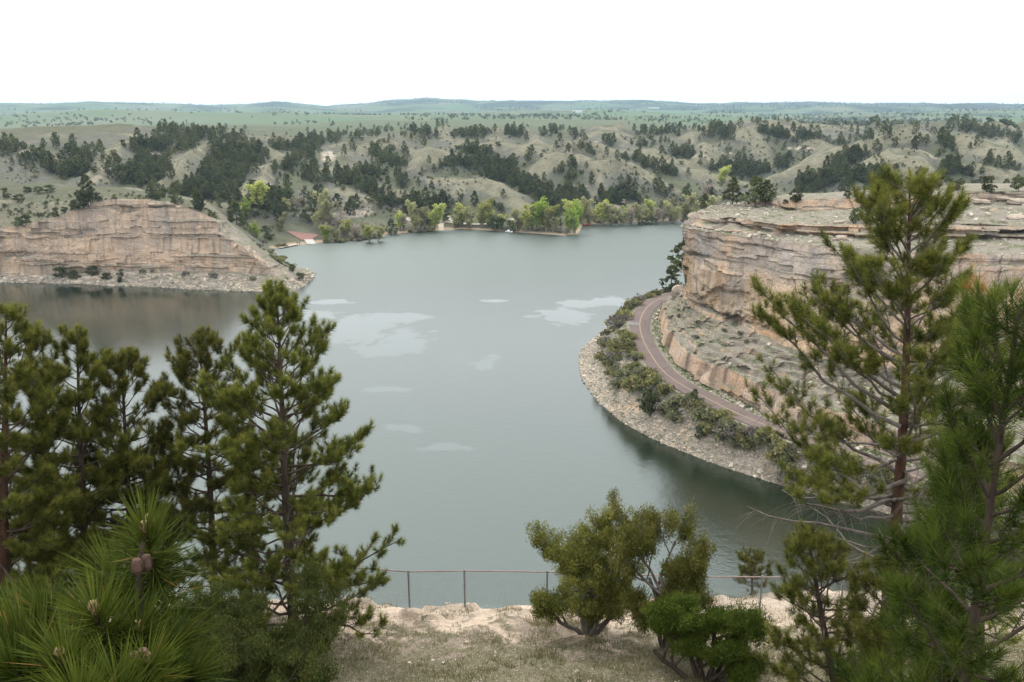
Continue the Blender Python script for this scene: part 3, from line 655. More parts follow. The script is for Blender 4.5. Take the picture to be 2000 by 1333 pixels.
# ------------------------------------------------------------------ near ledge, below the viewpoint
def ledge_edge(x):  return 26.4+.35*vnoise(np.asarray(x)/2.2, np.asarray(x)*0, seed=71)+.5*vnoise(np.asarray(x)/9, np.asarray(x)*0+4, seed=72)+.03*np.maximum(-np.asarray(x)-8, 0)*3
def ledge_z(x, y):
    x = np.asarray(x, float); y = np.asarray(y, float)
    z = np.interp(y, [-30, -2, .6, 1.4, 3.2, 8, 14, 18, 22, 26, 28, 60], [64, 63.3, 63.2, 60, 57, 55, 52.4, 51.2, 49.8, 48.5, 48.0, 46])
    z = z+.18*fbm(x/3.5, y/3.5, seed=73, oct=3)*sstep(1, 6, y)+.10*fbm(x/.8, y/.8, seed=75, oct=3)*sstep(1, 6, y)
    q = fbm(x/2.6, y/1.6, seed=77, oct=3); z = z+.22*sstep(.1, .18, q)*sstep(21, 24, y)     # bedrock steps near the edge
    z = z+.02*(-x)*sstep(10, 20, -x)
    return z
gx = np.concatenate([np.linspace(-70, -14, 70)[:-1], np.linspace(-14, 16, 260), np.linspace(16, 75, 70)[1:]])
ge = ledge_edge(gx); gv = np.concatenate([np.linspace(0, .55, 60)[:-1], np.linspace(.55, 1, 150)])
GX = np.repeat(gx[:, None], len(gv), 1); GY = -8+gv[None]*(ge[:, None]+8); GZ = ledge_z(GX, GY)
face_z = np.concatenate([np.linspace(0, 1, 60)[1:]])
FX = np.repeat(gx[:, None], len(face_z), 1); FZ = GZ[:, -1:]*(1-face_z)+(-4)*face_z
FY = GY[:, -1:]+1.5*face_z**.6+6*face_z**3+.9*fbm(FX/3, FZ/2.2, FX*0, seed=79, oct=4)*np.minimum(face_z*8, 1)
P = np.stack([np.concatenate([GX, FX], 1), np.concatenate([GY, FY], 1), np.concatenate([GZ, FZ], 1)], -1)
obj('near_ledge', mesh_np('near_ledge', P.reshape(-1, 3), grid_faces(*P.shape[:2])[:, ::-1], [M['ledge_ground']], smooth=True), label='pale limestone ledge with dry turf below the viewpoint', kind='structure')
def ledge_at(px, py):
    """where the view ray meets the ledge"""
    a, b, c = ray(px, py); y = np.linspace(2.5, 40, 1500); t = y/b; zz = CZ+c*t; g = ledge_z(a*t, y); k = int(np.argmax(g >= zz)); 
    return np.array([a*t[k], y[k], g[k]])
print('ledge', round(time.time()-T0, 1))
# ------------------------------------------------------------------ plant building blocks
def unit(v): return v/(np.linalg.norm(v, axis=-1, keepdims=True)+1e-9)
def frames(D):
    ref = np.where(np.abs(D[:, 2:3]) < .9, np.array([[0, 0, 1.0]]), np.array([[1.0, 0, 0]]))
    a = unit(np.cross(D, ref)); return a, np.cross(D, a)
def tufts(mb, P, D, rng, n=46, length=.16, width=.008, shoot=.16, brown=.02, curved=False, t0=None):
    """bottle-brush ends of pine shoots: n needles on each"""
    P = np.asarray(P, float); D = unit(np.asarray(D, float)); T = len(P); a, b = frames(D)
    sc = rng.uniform(.75, 1.2, (T, 1)); t = rng.random((T, n))
    root = P[:, None]-D[:, None]*(shoot*sc*(1-t))[..., None]
    al = np.radians((98 if curved else 84)-(72 if curved else 60)*t**.8+rng.normal(0, 9, (T, n))); ph = rng.uniform(0, 2*math.pi, (T, n))
    d = D[:, None]*np.cos(al)[..., None]+(a[:, None]*np.cos(ph)[..., None]+b[:, None]*np.sin(ph)[..., None])*np.sin(al)[..., None]
    L = length*sc*rng.uniform(.75, 1.1, (T, n)); w = unit(np.cross(d, rng.normal(size=(T, n, 3))))*width*.5
    base = rng.uniform(-.25, .75, (T, 1)) if t0 is None else t0
    tint = np.clip(base*.55+rng.normal(0, .12, (T, n))+.5*t**1.5, 0, .86); tint = np.where(rng.random((T, n)) < brown, 1.0, tint)  # yellower tips; shade inside the tuft is put into the tint too
    if not curved:
        tip = root+d*L[..., None]
        V = np.stack([root-w, root+w, tip], 2).reshape(-1, 3); mb.add(V, np.arange(len(V)).reshape(-1, 3), np.repeat(tint.ravel(), 3)*np.tile([.75, .75, 1.0], T*n))
    else:
        mid = root+d*(L*.5)[..., None]; d2 = unit(d+np.array([0, 0, -.16])+D[:, None]*.16); tip = mid+d2*(L*.5)[..., None]
        V = np.stack([root-w, root+w, mid+w*.95, mid-w*.95, tip], 2).reshape(-1, 3); k = np.arange(T*n)[:, None]*5
        mb.add(V, np.concatenate([k+[0, 1, 2], k+[0, 2, 3], k+[3, 2, 4]]), np.repeat(tint.ravel(), 5))
def cloud(mb, C, R, n, size, rng, tint=(.1, .8), up=.0, shell=.35, flat=1.0, wid=.45):
    """n leaf-sized faces round each centre"""
    C = np.asarray(C, float).reshape(-1, 3); K = len(C); R = np.asarray(R, float); R = np.broadcast_to(R[:, None] if R.ndim == 1 else R, (K, 3) if R.ndim else (K, 3))
    d = unit(rng.normal(size=(K, n, 3))); d[..., 2] *= flat; rr = (shell+(1-shell)*rng.random((K, n)))**.6
    p = C[:, None]+d*rr[..., None]*R[:, None]
    u = unit(rng.normal(size=(K, n, 3))+np.array([0, 0, up])); v = unit(np.cross(u, rng.normal(size=(K, n, 3))))
    s = size*rng.uniform(.6, 1.3, (K, n, 1))
    V = np.stack([p-v*s*wid, p+v*s*wid, p+u*s], 2).reshape(-1, 3)
    base = rng.uniform(tint[0], tint[1], (K, 1)); tt = np.clip(base+rng.normal(0, .12, (K, n)), 0, 1)
    mb.add(V, np.arange(len(V)).reshape(-1, 3), np.repeat(tt.ravel(), 3))

def pine(name, label, base, H, R0, lean, prof, cb, seed, nbr=80, tn=72, tl=.2, tw=.0095, bark='bark_dark', leaf='needles', dead=0, group=None, sides=9, dens=1.0, stems=(), low_el=-4, side=None, hi_el=58, curved=False, cat='pine tree', bend=.06, straight=False):
    rng = np.random.default_rng(seed); base = np.asarray(base, float)
    root = empty(name, base, label, cat, group)
    tr, br, cr = MB(), MB(), MB()
    tt = np.linspace(0, 1, 16)
    trunk = np.stack([lean[0]*tt+bend*np.sin(tt*5+seed)*H*.06, lean[1]*tt+bend*np.cos(tt*4+seed)*H*.06, H*tt-.25*(1-tt)], 1); trunk[:, :2] -= trunk[0, :2]
    rad = R0*(1-tt)**.85+.012; rad[0] *= 1.35; rad[1] *= 1.08
    tube(tr, trunk, rad, sides)
    for sx, sy, sh, sr in stems:
        q = np.linspace(0, 1, 8); tube(tr, np.stack([sx*(.3+.7*q), sy*(.3+.7*q), sh*q-.2], 1), sr*(1-.75*q), 8)
    TP, TD = [], []
    def at(t): return np.array([np.interp(t, tt, trunk[:, i]) for i in range(3)])
    ga = rng.uniform(0, 6)
    for i in range(nbr):
        t = cb+(.985-cb)*((i+rng.uniform(-.4, .4))/nbr); t = min(max(t, .03), .985)
        ga += 2.4+rng.normal(0, .35); L = np.interp(t, [q[0] for q in prof], [q[1] for q in prof])*rng.uniform(.62, 1.12)
        if side is not None: L *= 1+side[1]*math.cos(ga-side[0])
        el = math.radians(np.interp(t, [cb, .55*(1-cb)+cb, 1], [low_el, 20, hi_el])+rng.normal(0, 9))
        s = np.linspace(0, 1, 7); p0 = at(t); hd = np.array([math.cos(ga), math.sin(ga), 0]); sdv = np.array([-hd[1], hd[0], 0])
        wob = np.cumsum(rng.normal(0, .05, 7))*L*.5; curve = np.tan(el)*s*.9+(.30 if not straight else .1)*s**2.2*rng.uniform(.4, 1.2)
        B = p0+np.outer(s*L, hd)+np.outer(wob, sdv); B[:, 2] += L*curve+np.cumsum(rng.normal(0, .025, 7))*L
        over = B[:, 2].max()-(H-(.45 if H > 3 else .2)*H*(1-t)*(.5 if dead else 1)); B[:, 2] -= max(0, over)*s
        isdead = dead and t < cb+dead
        r0 = min(R0*.5, .010+.013*L)
        tube(br, B, r0*(1-s*.82)+.002, 5, t=0)
        if isdead:
            for q in range(int(8+5*L)):
                ss = rng.uniform(.3, 1); p = np.array([np.interp(ss, s, B[:, k]) for k in range(3)]); ang = ga+rng.choice([-1, 1])*rng.uniform(.5, 1.3)
                l = rng.uniform(.25, .8); dd = np.array([math.cos(ang), math.sin(ang), rng.uniform(-1.0, .15)])
                tube(br, np.stack([p, p+dd*l*.5, p+dd*l+[0, 0, -.2*l]]), [.007, .005, .002], 3, cap=False)
            if rng.random() < .75: continue
        TP.append(B[-1]); TD.append(unit(B[-1]-B[-2])*.7+[0, 0, .5])
        nt = max(2, int((3+5.0*L)*dens))
        for q in range(nt):
            ss = rng.uniform(.34, .98) if L > .5 else rng.uniform(.15, .95); p = np.array([np.interp(ss, s, B[:, k]) for k in range(3)])
            ang = ga+rng.choice([-1, 1])*rng.uniform(.35, 1.15); l = (.14+.34*(1-ss)*min(L, 2.0)+.08*L)*rng.uniform(.6, 1.15)
            dd = unit(np.array([math.cos(ang), math.sin(ang), math.tan(el)*.5+rng.uniform(.05, .7)])); e = p+dd*l*.6+np.array([0, 0, .12*l]); e2 = p+dd*l+np.array([0, 0, .35*l])
            tube(br, np.stack([p, e, e2]), [.006+.003*l, .005, .0035], 3, cap=False)
            TP.append(e2); TD.append(unit(e2-e)*.6+[0, 0, .55])
            if l > .32:
                for k in range(1 if l < .5 else 2):
                    f = rng.uniform(.3, .85); e3 = p+(e2-p)*f; d3 = unit(np.array([dd[0]+rng.normal(0, .7), dd[1]+rng.normal(0, .7), .5])); e4 = e3+d3*rng.uniform(.1, .26)
                    tube(br, np.stack([e3, e4]), [.005, .003], 3, cap=False); TP.append(e4); TD.append(d3+[0, 0, .3])
    TP.append(trunk[-1]+[0, 0, .05]); TD.append([0, 0, 1.0])
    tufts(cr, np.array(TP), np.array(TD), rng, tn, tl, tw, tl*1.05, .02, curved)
    obj('trunk', tr.mesh('trunk', [M[bark]], True), root)
    obj('branches', br.mesh('branches', [M['bark_grey' if dead else 'bark_dark']], True), root)
    obj('crown', cr.mesh('crown', [M[leaf]]), root)
    return root, len(TP)

def juniper(name, label, base, stems, seed, leaf, clump=.30, nleaf=130, lsize=.075, depth=4, dead=.1, group=None, flat=.85):
    """stems: list of (dx, dy, height, radius) of the main stems"""
    rng = np.random.default_rng(seed); root = empty(name, base, label, 'juniper', group); tr, cr = MB(), MB(); C, R = [], []
    def grow(p, d, L, r, k):
        n = 5; q = [p]; dd = d.copy()
        for i in range(n-1):
            dd = unit(dd+rng.normal(0, .18, 3)+np.array([0, 0, .07])); q.append(q[-1]+dd*L/(n-1))
        q = np.array(q); tube(tr, q, np.linspace(r, r*.6, n), 6 if k > 1 else 3, cap=k <= 1)
        if k <= 2 and rng.random() > dead:
            for f in (.5, 1.0) if k == 1 else ((.75,) if k == 2 else ()):
                C.append(q[min(int(f*(n-1)), n-1)]+rng.normal(0, .05, 3)); R.append(clump*rng.uniform(.55, 1.15))
        if k > 1:
            for i in range(rng.integers(3, 5) if k <= 3 else rng.integers(2, 4)):
                f = rng.uniform(.45, 1.0); j = int(f*(n-1)); az = rng.uniform(0, 6.28)
                nd = unit(dd*.75+np.array([math.cos(az), math.sin(az), .25])*.75); grow(q[j], nd, L*rng.uniform(.5, .75), r*.5, k-1)
    for dx, dy, h, r in stems:
        d = unit(np.array([dx, dy, h])); grow(np.array([dx*.12, dy*.12, -.1]), d, math.sqrt(dx*dx+dy*dy+h*h)*.55, r, depth)
    C = np.array(C); R = np.array(R)
    cloud(cr, C, np.stack([R, R, R*flat], 1), nleaf, lsize, rng, (.0, .9), up=1.6, shell=.1, wid=.17)
    obj('trunk', tr.mesh('trunk', [M['bark_grey' if leaf == 'juniper_leaf' else 'bark_dark']], True), root)
    obj('crown', cr.mesh('crown', [M[leaf]]), root)
    return root, len(C)

# ------------------------------------------------------------------ fence on the ledge
FP = [(-26, 29.4), (-22.6, 29.2), (-19, 28.8), (-15.6, 28.2), (-12, 27.4), (-9, 26.9), (-6.1, 26.4)]+[tuple(ledge_at(px, py)[:2]) for px, py in ((800, 1187), (908, 1183), (1068, 1186), (1225, 1190), (1360, 1193), (1483, 1197), (1640, 1200), (1800, 1204))]+[(18.0, 26.0), (21.0, 26.1)]
FH = 1.30
fence = empty('chain_link_fence', (FP[8][0], FP[8][1], float(ledge_z(*FP[8]))), 'grey chain link fence with rusty top rail along the ledge edge', 'fence')
fo = np.array(fence.location)
pz = [np.array([x, y, float(ledge_z(x, y))])-fo for x, y in FP]
tops = []
for p in pz:
    b = MB(); tube(b, [p+[0, 0, -.3], p+[0, 0, FH-.02]], .032, 8); po = obj('post', b.mesh('post', [M['steel_grey']], True), fence)
    b = MB(); tube(b, [p+[0, 0, FH-.02], p+[0, 0, FH+.03], p+[0, 0, FH+.06]], [.042, .042, .02], 8); obj('post_cap', b.mesh('post_cap', [M['steel_grey']], True), po); tops.append(p+[0, 0, FH])
b = MB(); tube(b, tops, .024, 8); obj('top_rail', b.mesh('top_rail', [M['rail_rust']], True), fence)
for p, q in zip(pz[:-1], pz[1:]):
    b = MB(); L = np.linalg.norm((q-p)[:2]); e = (q-p)/L; step = .085; hh = FH-.06
    for sgn in (1, -1):
        for k in np.arange(-hh, L+hh, step):
            a0, a1 = (k, k+hh) if sgn > 0 else (k+hh, k); z0, z1 = .03, hh
            # clip to the span
            t0, t1 = 0.0, 1.0
            da = a1-a0
            lo, hi = sorted(((0-a0)/da, (L-a0)/da)); t0, t1 = max(t0, lo), min(t1, hi)
            if t1-t0 < .02: continue
            A = p+e*(a0+da*t0)+np.array([0, 0, z0+(z1-z0)*t0]); B = p+e*(a0+da*t1)+np.array([0, 0, z0+(z1-z0)*t1]); tube(b, [A, B], .0032, 3, cap=False)
    obj('wire_mesh', b.mesh('wire_mesh', [M['wire']]), fence)

# ------------------------------------------------------------------ foreground trees
P1 = [(0, 2.2), (.25, 2.6), (.45, 2.2), (.7, 1.5), (.88, .8), (1, .25)]
def stand(px_base, y, px_top, py_top):
    """base on the ledge at distance y under px_base, height and lean from the top's pixel"""
    d = 0
    x = 0
    for _ in range(6):
        z = float(ledge_z(x, y)); dep = y*ct-(z-CZ)*st; x = (px_base-1000)/F*dep
    tp = Py(px_top, py_top, y); return np.array([x, y, z]), float(tp[2]-z), (float(tp[0]-x), 0.0)
b0, h0, l0 = stand(576, 22.0, 535, 556)
pine('ponderosa_pine', 'tall full pine left of centre, its pointed top rising above the far cliff tip', b0, h0, .15, l0, [(0, 2.9), (.12, 3.3), (.3, 2.9), (.5, 2.5), (.7, 1.8), (.85, .9), (1, .22)], .07, 3, nbr=112, bark='bark_dark', tn=112, tw=.0098, tl=.20, group='pines on the near ledge')
b0, h0, l0 = stand(420, 24.5, 388, 650)
pine('ponderosa_pine', 'shorter pine just left of the tall one, rounded top against the lake', b0, h0, .13, l0, [(0, 2.2), (.3, 2.3), (.6, 2.0), (.8, 1.4), (.93, .7), (1, .2)], .2, 5, nbr=80, tn=112, tw=.0098, tl=.20, group='pines on the near ledge')
b0, h0, l0 = stand(180, 22.5, 150, 642)
pine('ponderosa_pine', 'left pine with a bushy tip on a bare leader, second from the left edge', b0, h0, .12, l0, [(0, 2.1), (.3, 2.3), (.6, 1.8), (.8, 1.0), (.88, .45), (1, .3)], .12, 8, nbr=90, tn=112, tw=.0098, tl=.20, group='pines on the near ledge')
b0, h0, l0 = stand(255, 23.5, 240, 685)
pine('ponderosa_pine', 'left pine with a blunt dense top, third from the left edge', b0, h0, .12, l0, [(0, 1.9), (.3, 2.0), (.6, 1.6), (.85, .85), (1, .3)], .14, 12, nbr=84, tn=112, tw=.0098, tl=.20, group='pines on the near ledge')
b0, h0, l0 = stand(12, 20.5, 8, 606)
pine('ponderosa_pine', 'dark pine cut by the left edge of the picture, reddish trunk at its foot', b0, h0, .16, l0, [(0, 2.1), (.3, 2.4), (.6, 2.0), (.85, 1.1), (1, .3)], .14, 15, nbr=94, bark='bark_red', tn=112, tw=.0098, tl=.20, group='pines on the near ledge')
b0, h0, l0 = stand(90, 24.0, 82, 690)
pine('ponderosa_pine', 'low pine between the left edge tree and its taller neighbour', b0, h0, .14, l0, [(0, 1.6), (.4, 1.5), (.8, .9), (1, .25)], .18, 17, nbr=62, tn=112, tw=.0098, tl=.20, group='pines on the near ledge')
b0, h0, l0 = stand(290, 25.0, 284, 880)
pine('ponderosa_pine', 'thin sparse pine with a bare stem between the left pines', b0, h0, .07, l0, [(0, .9), (.5, .8), (1, .25)], .35, 19, nbr=22, tn=44, tw=.010, group='pines on the near ledge')
b0, h0, l0 = stand(1722, 18.0, 1768, 345)
pine('ponderosa_pine', 'big open crowned pine on the right with a reddish trunk and bare lower branches', b0, h0, .18, l0, [(0, 1.4), (.3, 2.2), (.42, 3.4), (.5, 2.6), (.62, 2.9), (.72, 2.0), (.82, 1.4), (.92, .95), (1, .45)], .24, 24, nbr=112, bark='bark_red', dead=.2, tn=84, tw=.0082, tl=.185, dens=1.35, stems=[(-.5, -.1, 2.2, .15)], low_el=-12, side=(math.pi, .22), group='pines on the near ledge', bend=.15, hi_el=62)
b0, h0, l0 = stand(1650, 16.5, 1575, 1040)
pine('ponderosa_pine', 'bushy young pine at the foot of the big right hand pine', b0, h0, .10, l0, [(0, 1.6), (.35, 1.5), (.7, .95), (1, .25)], .06, 28, nbr=60, tn=74, tw=.009, tl=.18, group='pines on the near ledge')
b0, h0, l0 = stand(1470, 26.9, 1468, 1088)
pine('ponderosa_pine', 'small round topped pine standing beside the fence on the right', b0, h0, .05, l0, [(0, .55), (.5, .62), (.8, .5), (1, .2)], .3, 31, nbr=34, tn=50, tw=.010, tl=.13, group='pines on the near ledge')
b0, h0, l0 = stand(1765, 15.0, 1745, 1085)
pine('ponderosa_pine', 'second bushy young pine hiding the foot of the big right hand trunk', b0, h0, .08, l0, [(0, 1.3), (.35, 1.3), (.7, .85), (1, .25)], .06, 29, nbr=54, tn=80, tw=.008, tl=.18, group='pines on the near ledge')
# near pine at the right edge, a few metres away
def near_stand(px, y, py_top):
    x = float(Py(px, py_top, y)[0]); z = float(ledge_z(x, y)); return np.array([x, y, z]), float(Py(px, py_top, y)[2]-z)
b0, h0 = near_stand(1985, 5.6, 600)
pine('ponderosa_pine', 'close pine at the right edge with long bright needles and dark stems', b0, h0, .06, (0, 0), [(0, .8), (.45, .85), (.7, .65), (.85, .45), (1, .2)], .2, 37, nbr=84, tn=105, tw=.0046, tl=.19, leaf='needles_near', straight=True, low_el=20, hi_el=66, group='pines on the near ledge', sides=10)
b0, h0 = near_stand(1880, 6.6, 915)
pine('ponderosa_pine', 'bright tufted young pine in front of the big right hand pine', b0, h0, .05, (0, 0), [(0, .85), (.4, .85), (.75, .55), (1, .2)], .2, 41, nbr=64, tn=100, tw=.0048, tl=.19, leaf='needles_near', straight=True, low_el=20, hi_el=66, group='pines on the near ledge')
# a dead orange spray on the right edge pine belongs to the big pine's neighbour
b0, h0, l0 = stand(1915, 12.5, 1905, 560)
pine('ponderosa_pine', 'slim pine by the right edge whose dead top shoot is rusty orange', b0, h0, .08, l0, [(0, 1.0), (.4, 1.0), (.7, .8), (.9, .5), (1, .15)], .3, 43, nbr=40, tn=60, tw=.006, tl=.17, group='pines on the near ledge')
dead_root = bpy.context.scene.objects['crown'] if False else [o for o in bpy.data.objects if o.name.startswith('ponderosa_pine')][-1]
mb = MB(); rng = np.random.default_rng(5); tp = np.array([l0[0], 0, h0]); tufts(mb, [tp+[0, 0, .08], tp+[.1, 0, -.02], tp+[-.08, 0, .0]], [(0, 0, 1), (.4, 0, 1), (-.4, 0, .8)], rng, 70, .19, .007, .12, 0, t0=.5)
obj('dead_shoot', mb.mesh('dead_shoot', [M['needles_dead']]), dead_root, label='rusty orange dead needles')

# sapling top right under the viewpoint, lower left: every shoot placed one by one
rng = np.random.default_rng(77)
sb = np.array([-1.55, 2.55, float(ledge_z(-1.55, 2.55))]); sap = empty('pine_sapling', sb, 'close pine top at lower left with long glossy needles and small cones', 'pine tree', 'pines on the near ledge')
def near(px, py, d):   # pixel at a straight line distance d
    a, b, c = ray(px, py); v = np.array([a, b, c]); return np.array([0, 0, CZ])+v/np.linalg.norm(v)*d-sb
SH = [(283, 1040, 2.45, 0), (183, 1198, 2.30, -.1), (118, 1290, 2.15, -.12), (272, 1235, 2.35, .15), (290, 1300, 2.2, .2), (75, 1190, 2.55, -.3), (5, 1225, 2.4, -.5), (20, 1310, 2.2, -.4), (375, 1320, 2.3, .55), (215, 1130, 2.62, -.25), (340, 1250, 2.5, .4), (230, 1345, 2.1, 0), (-40, 1280, 2.3, -.6), (150, 1365, 2.0, -.1)]
stem, brn, crn = MB(), MB(), MB()
top = near(270, 1120, 2.47); q = np.linspace(0, 1, 9)
axis = np.stack([top[0]*q**1.3, top[1]*q**1.3, top[2]*q-.2*(1-q)], 1); tube(stem, axis, .06*(1-q)+.007, 9)
PP, DD = [], []
for px, py, d, lx in SH:
    p = near(px, py, d); dr = unit(np.array([lx*1.5, -.22, 1.0])); PP.append(p); DD.append(dr)
    if len(PP) == 1: tube(brn, [top, (top+p)/2, p], [.009, .008, .006], 6)
    else:
        z = max(p[2]-.55-.25*abs(lx), 0.5); s0 = np.array([np.interp(z, axis[:, 2], axis[:, k]) for k in range(3)])
        tube(brn, [s0, s0*.5+p*.5+[0, 0, -.08], p-dr*.16, p], [.012, .01, .008, .006], 6)
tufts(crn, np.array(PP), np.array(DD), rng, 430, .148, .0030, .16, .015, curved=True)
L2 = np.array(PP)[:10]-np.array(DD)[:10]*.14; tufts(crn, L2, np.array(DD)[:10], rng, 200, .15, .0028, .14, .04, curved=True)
obj('trunk', stem.mesh('trunk', [M['bark_dark']], True), sap); obj('branches', brn.mesh('branches', [M['bark_dark']], True), sap); obj('crown', crn.mesh('crown', [M['needles_near']]), sap)
def cone_mesh(L, r):
    mb = MB(); n = 9
    for i in range(n):
        t = (i+.5)/n; rr = r*math.sin(math.pi*(t*.82+.12))**.8
        for k in range(8):
            a = k*2*math.pi/8+i*1.9; c = np.array([math.cos(a)*rr*.72, math.sin(a)*rr*.72, L*(t-.5)]); o = np.array([math.cos(a), math.sin(a), .55]); s = np.array([-math.sin(a), math.cos(a), 0])
            V = [c-s*r*.3, c+s*r*.3, c+o*r*.38+s*r*.2, c+o*r*.38-s*r*.2]; mb.add(V, [[0, 1, 2, 3]])
    tube(mb, [[0, 0, -L*.5], [0, 0, -L*.2], [0, 0, L*.2], [0, 0, L*.48]], [r*.4, r*.75, r*.7, r*.1], 8)
    return mb
cm = cone_mesh(.042, .0135).mesh('pine_cone', [M['cone_brown']]); bm_ = cone_mesh(.045, .012).mesh('bud', [M['bud_tan']])
for px, py, d in ((268, 1108, 2.40), (287, 1100, 2.42), (262, 1292, 2.18), (280, 1285, 2.2)): obj('pine_cone', cm, sap, near(px, py, d))
for (px, py, d, lx) in SH[:5]+[(293, 1026, 2.47, 0)]: obj('bud', bm_, sap, near(px, py-6, d))

# junipers in the middle of the ledge
g = ledge_at(1150, 1238); _, n1 = juniper('juniper', 'gnarled old juniper with bare twisted trunks in front of the fence', g, [(-.9, .1, 3.2, .10), (-.3, .1, 4.3, .11), (.3, .2, 4.7, .12), (.9, .1, 4.1, .10), (-1.3, 0, 1.9, .08), (.1, -.3, 2.3, .08), (1.3, 0, 2.6, .08), (-.5, -.3, 1.6, .07)], 6, 'juniper_leaf', .23, 95, .075, 5, dead=.03, flat=1.1)
g = ledge_at(1300, 1262); _, n2 = juniper('juniper', 'upright narrow juniper with plume shaped tops right of the gnarled one', g, [(.3, .1, 4.5, .10), (-.2, 0, 3.6, .09), (.75, .1, 4.0, .08), (-.7, -.1, 2.6, .08), (.1, -.2, 2.4, .07)], 14, 'juniper_leaf', .21, 95, .075, 5, dead=.03, flat=1.7)
g = ledge_at(1375, 1328); _, n3 = juniper('juniper', 'dense bright green juniper bush at the bottom, right of centre', g, [(-1.9, -.2, 1.6, .08), (-1.0, .2, 2.2, .08), (-.2, 0, 2.7, .1), (.7, .1, 2.7, .08), (1.5, 0, 1.9, .07), (-.4, -.6, 1.5, .07), (.6, -.5, 1.5, .07), (1.6, -.3, 1.2, .06)], 21, 'juniper_bush_leaf', .21, 105, .07, 5, dead=.02)
def at_depth(px, y):
    x = 0
    for _ in range(6): z = float(ledge_z(x, y)); x = (px-1000)/F*(y*ct-(z-CZ)*st)
    return np.array([x, y, float(ledge_z(x, y))])
g = at_depth(520, 15.5); juniper('juniper', 'dull olive juniper bush at the bottom left, below the tall pine', g, [(-1.7, 0, 3.4, .09), (-.8, .2, 4.2, .09), (.1, 0, 3.9, .09), (.9, 0, 3.2, .08), (-1.2, .5, 3.9, .08), (.4, -.5, 2.8, .07), (-2.3, .2, 3.0, .07), (1.6, .4, 2.4, .07), (-.6, -.6, 3.0, .08)], 33, 'juniper_dull_leaf', .23, 110, .065, 5, dead=.02)
g = at_depth(60, 17.5); juniper('juniper', 'dark juniper bush behind the close pine top at lower left', g, [(-.8, 0, 2.7, .08), (0, .2, 3.1, .09), (.8, 0, 2.5, .08), (.3, .4, 2.6, .07)], 35, 'juniper_dull_leaf', .25, 100, .07, 5, dead=.02)
print('juniper clumps', n1, n2, n3); print('foreground', round(time.time()-T0, 1))

# turf, weeds and pebbles on the ledge
rng = np.random.default_rng(9)
N = 42000; x = rng.uniform(-16, 16, N*3); y = rng.uniform(15.5, 27.2, N*3)
k = fbm(x/.9, y/.9, seed=81, oct=3)+.6*fbm(x/.25, y/.25, seed=83, oct=2)+.7*(sstep(25.5, 19, y)-.45)+.5*np.exp(-((y-26)/.5)**2); ok = (k > rng.uniform(-.2, .9, N*3)) & (y < ledge_edge(x)); x, y = x[ok][:N], y[ok][:N]
z = ledge_z(x, y); n = len(x); h = rng.uniform(.05, .16, n)*(1+.8*(fbm(x/2, y/2, seed=85, oct=2) > .35)); a = rng.uniform(0, 6.28, n); w = np.stack([np.cos(a), np.sin(a), 0*a], 1)*.009
p = np.stack([x, y, z], 1); tip = p+np.stack([rng.normal(0, .04, n), rng.normal(0, .04, n), h], 1)
V = np.stack([p-w, p+w, tip], 1).reshape(-1, 3); tint = np.clip(.45+.35*fbm(x/1.5, y/1.5, seed=87, oct=2)+rng.normal(0, .2, n), 0, 1)
obj('turf', mesh_np('turf', V, np.arange(len(V)).reshape(-1, 3), [M['grass_blade']], tint=np.repeat(tint, 3)), label='sparse dry turf on the pale ledge', kind='stuff')
CUBE = np.array([[-1, -1, -1], [1, -1, -1], [1, 1, -1], [-1, 1, -1], [-1, -1, 1], [1, -1, 1], [1, 1, 1], [-1, 1, 1]], float); CF = np.array([[3, 2, 1, 0], [4, 5, 6, 7], [0, 1, 5, 4], [1, 2, 6, 5], [2, 3, 7, 6], [3, 0, 4, 7]])
CT = np.concatenate([CF[:, [0, 1, 2]], CF[:, [0, 2, 3]]])
def stones(P, S, rng, flat=.6):
    n = len(P); V = CUBE[None]*rng.uniform(.45, 1.0, (n, 8, 3)); V = V*np.array([1, .8, flat])[None, None]*S[:, None, None]
    a = rng.uniform(0, 6.28, n); t = rng.normal(0, .35, n); c, s = np.cos(a)[:, None], np.sin(a)[:, None]
    X, Y, Z = V[..., 0], V[..., 1], V[..., 2]; Z2 = Z*np.cos(t)[:, None]+X*np.sin(t)[:, None]; X2 = X*np.cos(t)[:, None]-Z*np.sin(t)[:, None]
    V = np.stack([X2*c-Y*s, X2*s+Y*c, Z2], -1)+P[:, None]
    F_ = (CT[None]+np.arange(n)[:, None, None]*8).reshape(-1, 3)
    return V.reshape(-1, 3), F_, np.repeat(np.clip(rng.normal(.5, .3, n), 0, 1), 8)
N = 3800; x = rng.uniform(-13, 15, N); y = rng.uniform(16, 26.6, N); k = fbm(x/1.3, y/1.3, seed=91, oct=2) > rng.uniform(-.5, .5, N); x, y = x[k], y[k]
V, F_, tt = stones(np.stack([x, y, ledge_z(x, y)], 1), rng.uniform(.01, .035, len(x))*(1+1.2*(rng.random(len(x)) < .05)), rng)
obj('pebbles', mesh_np('pebbles', V, F_, [M['pebble']], tint=tt), label='small pale pebbles scattered over the ledge', kind='stuff')

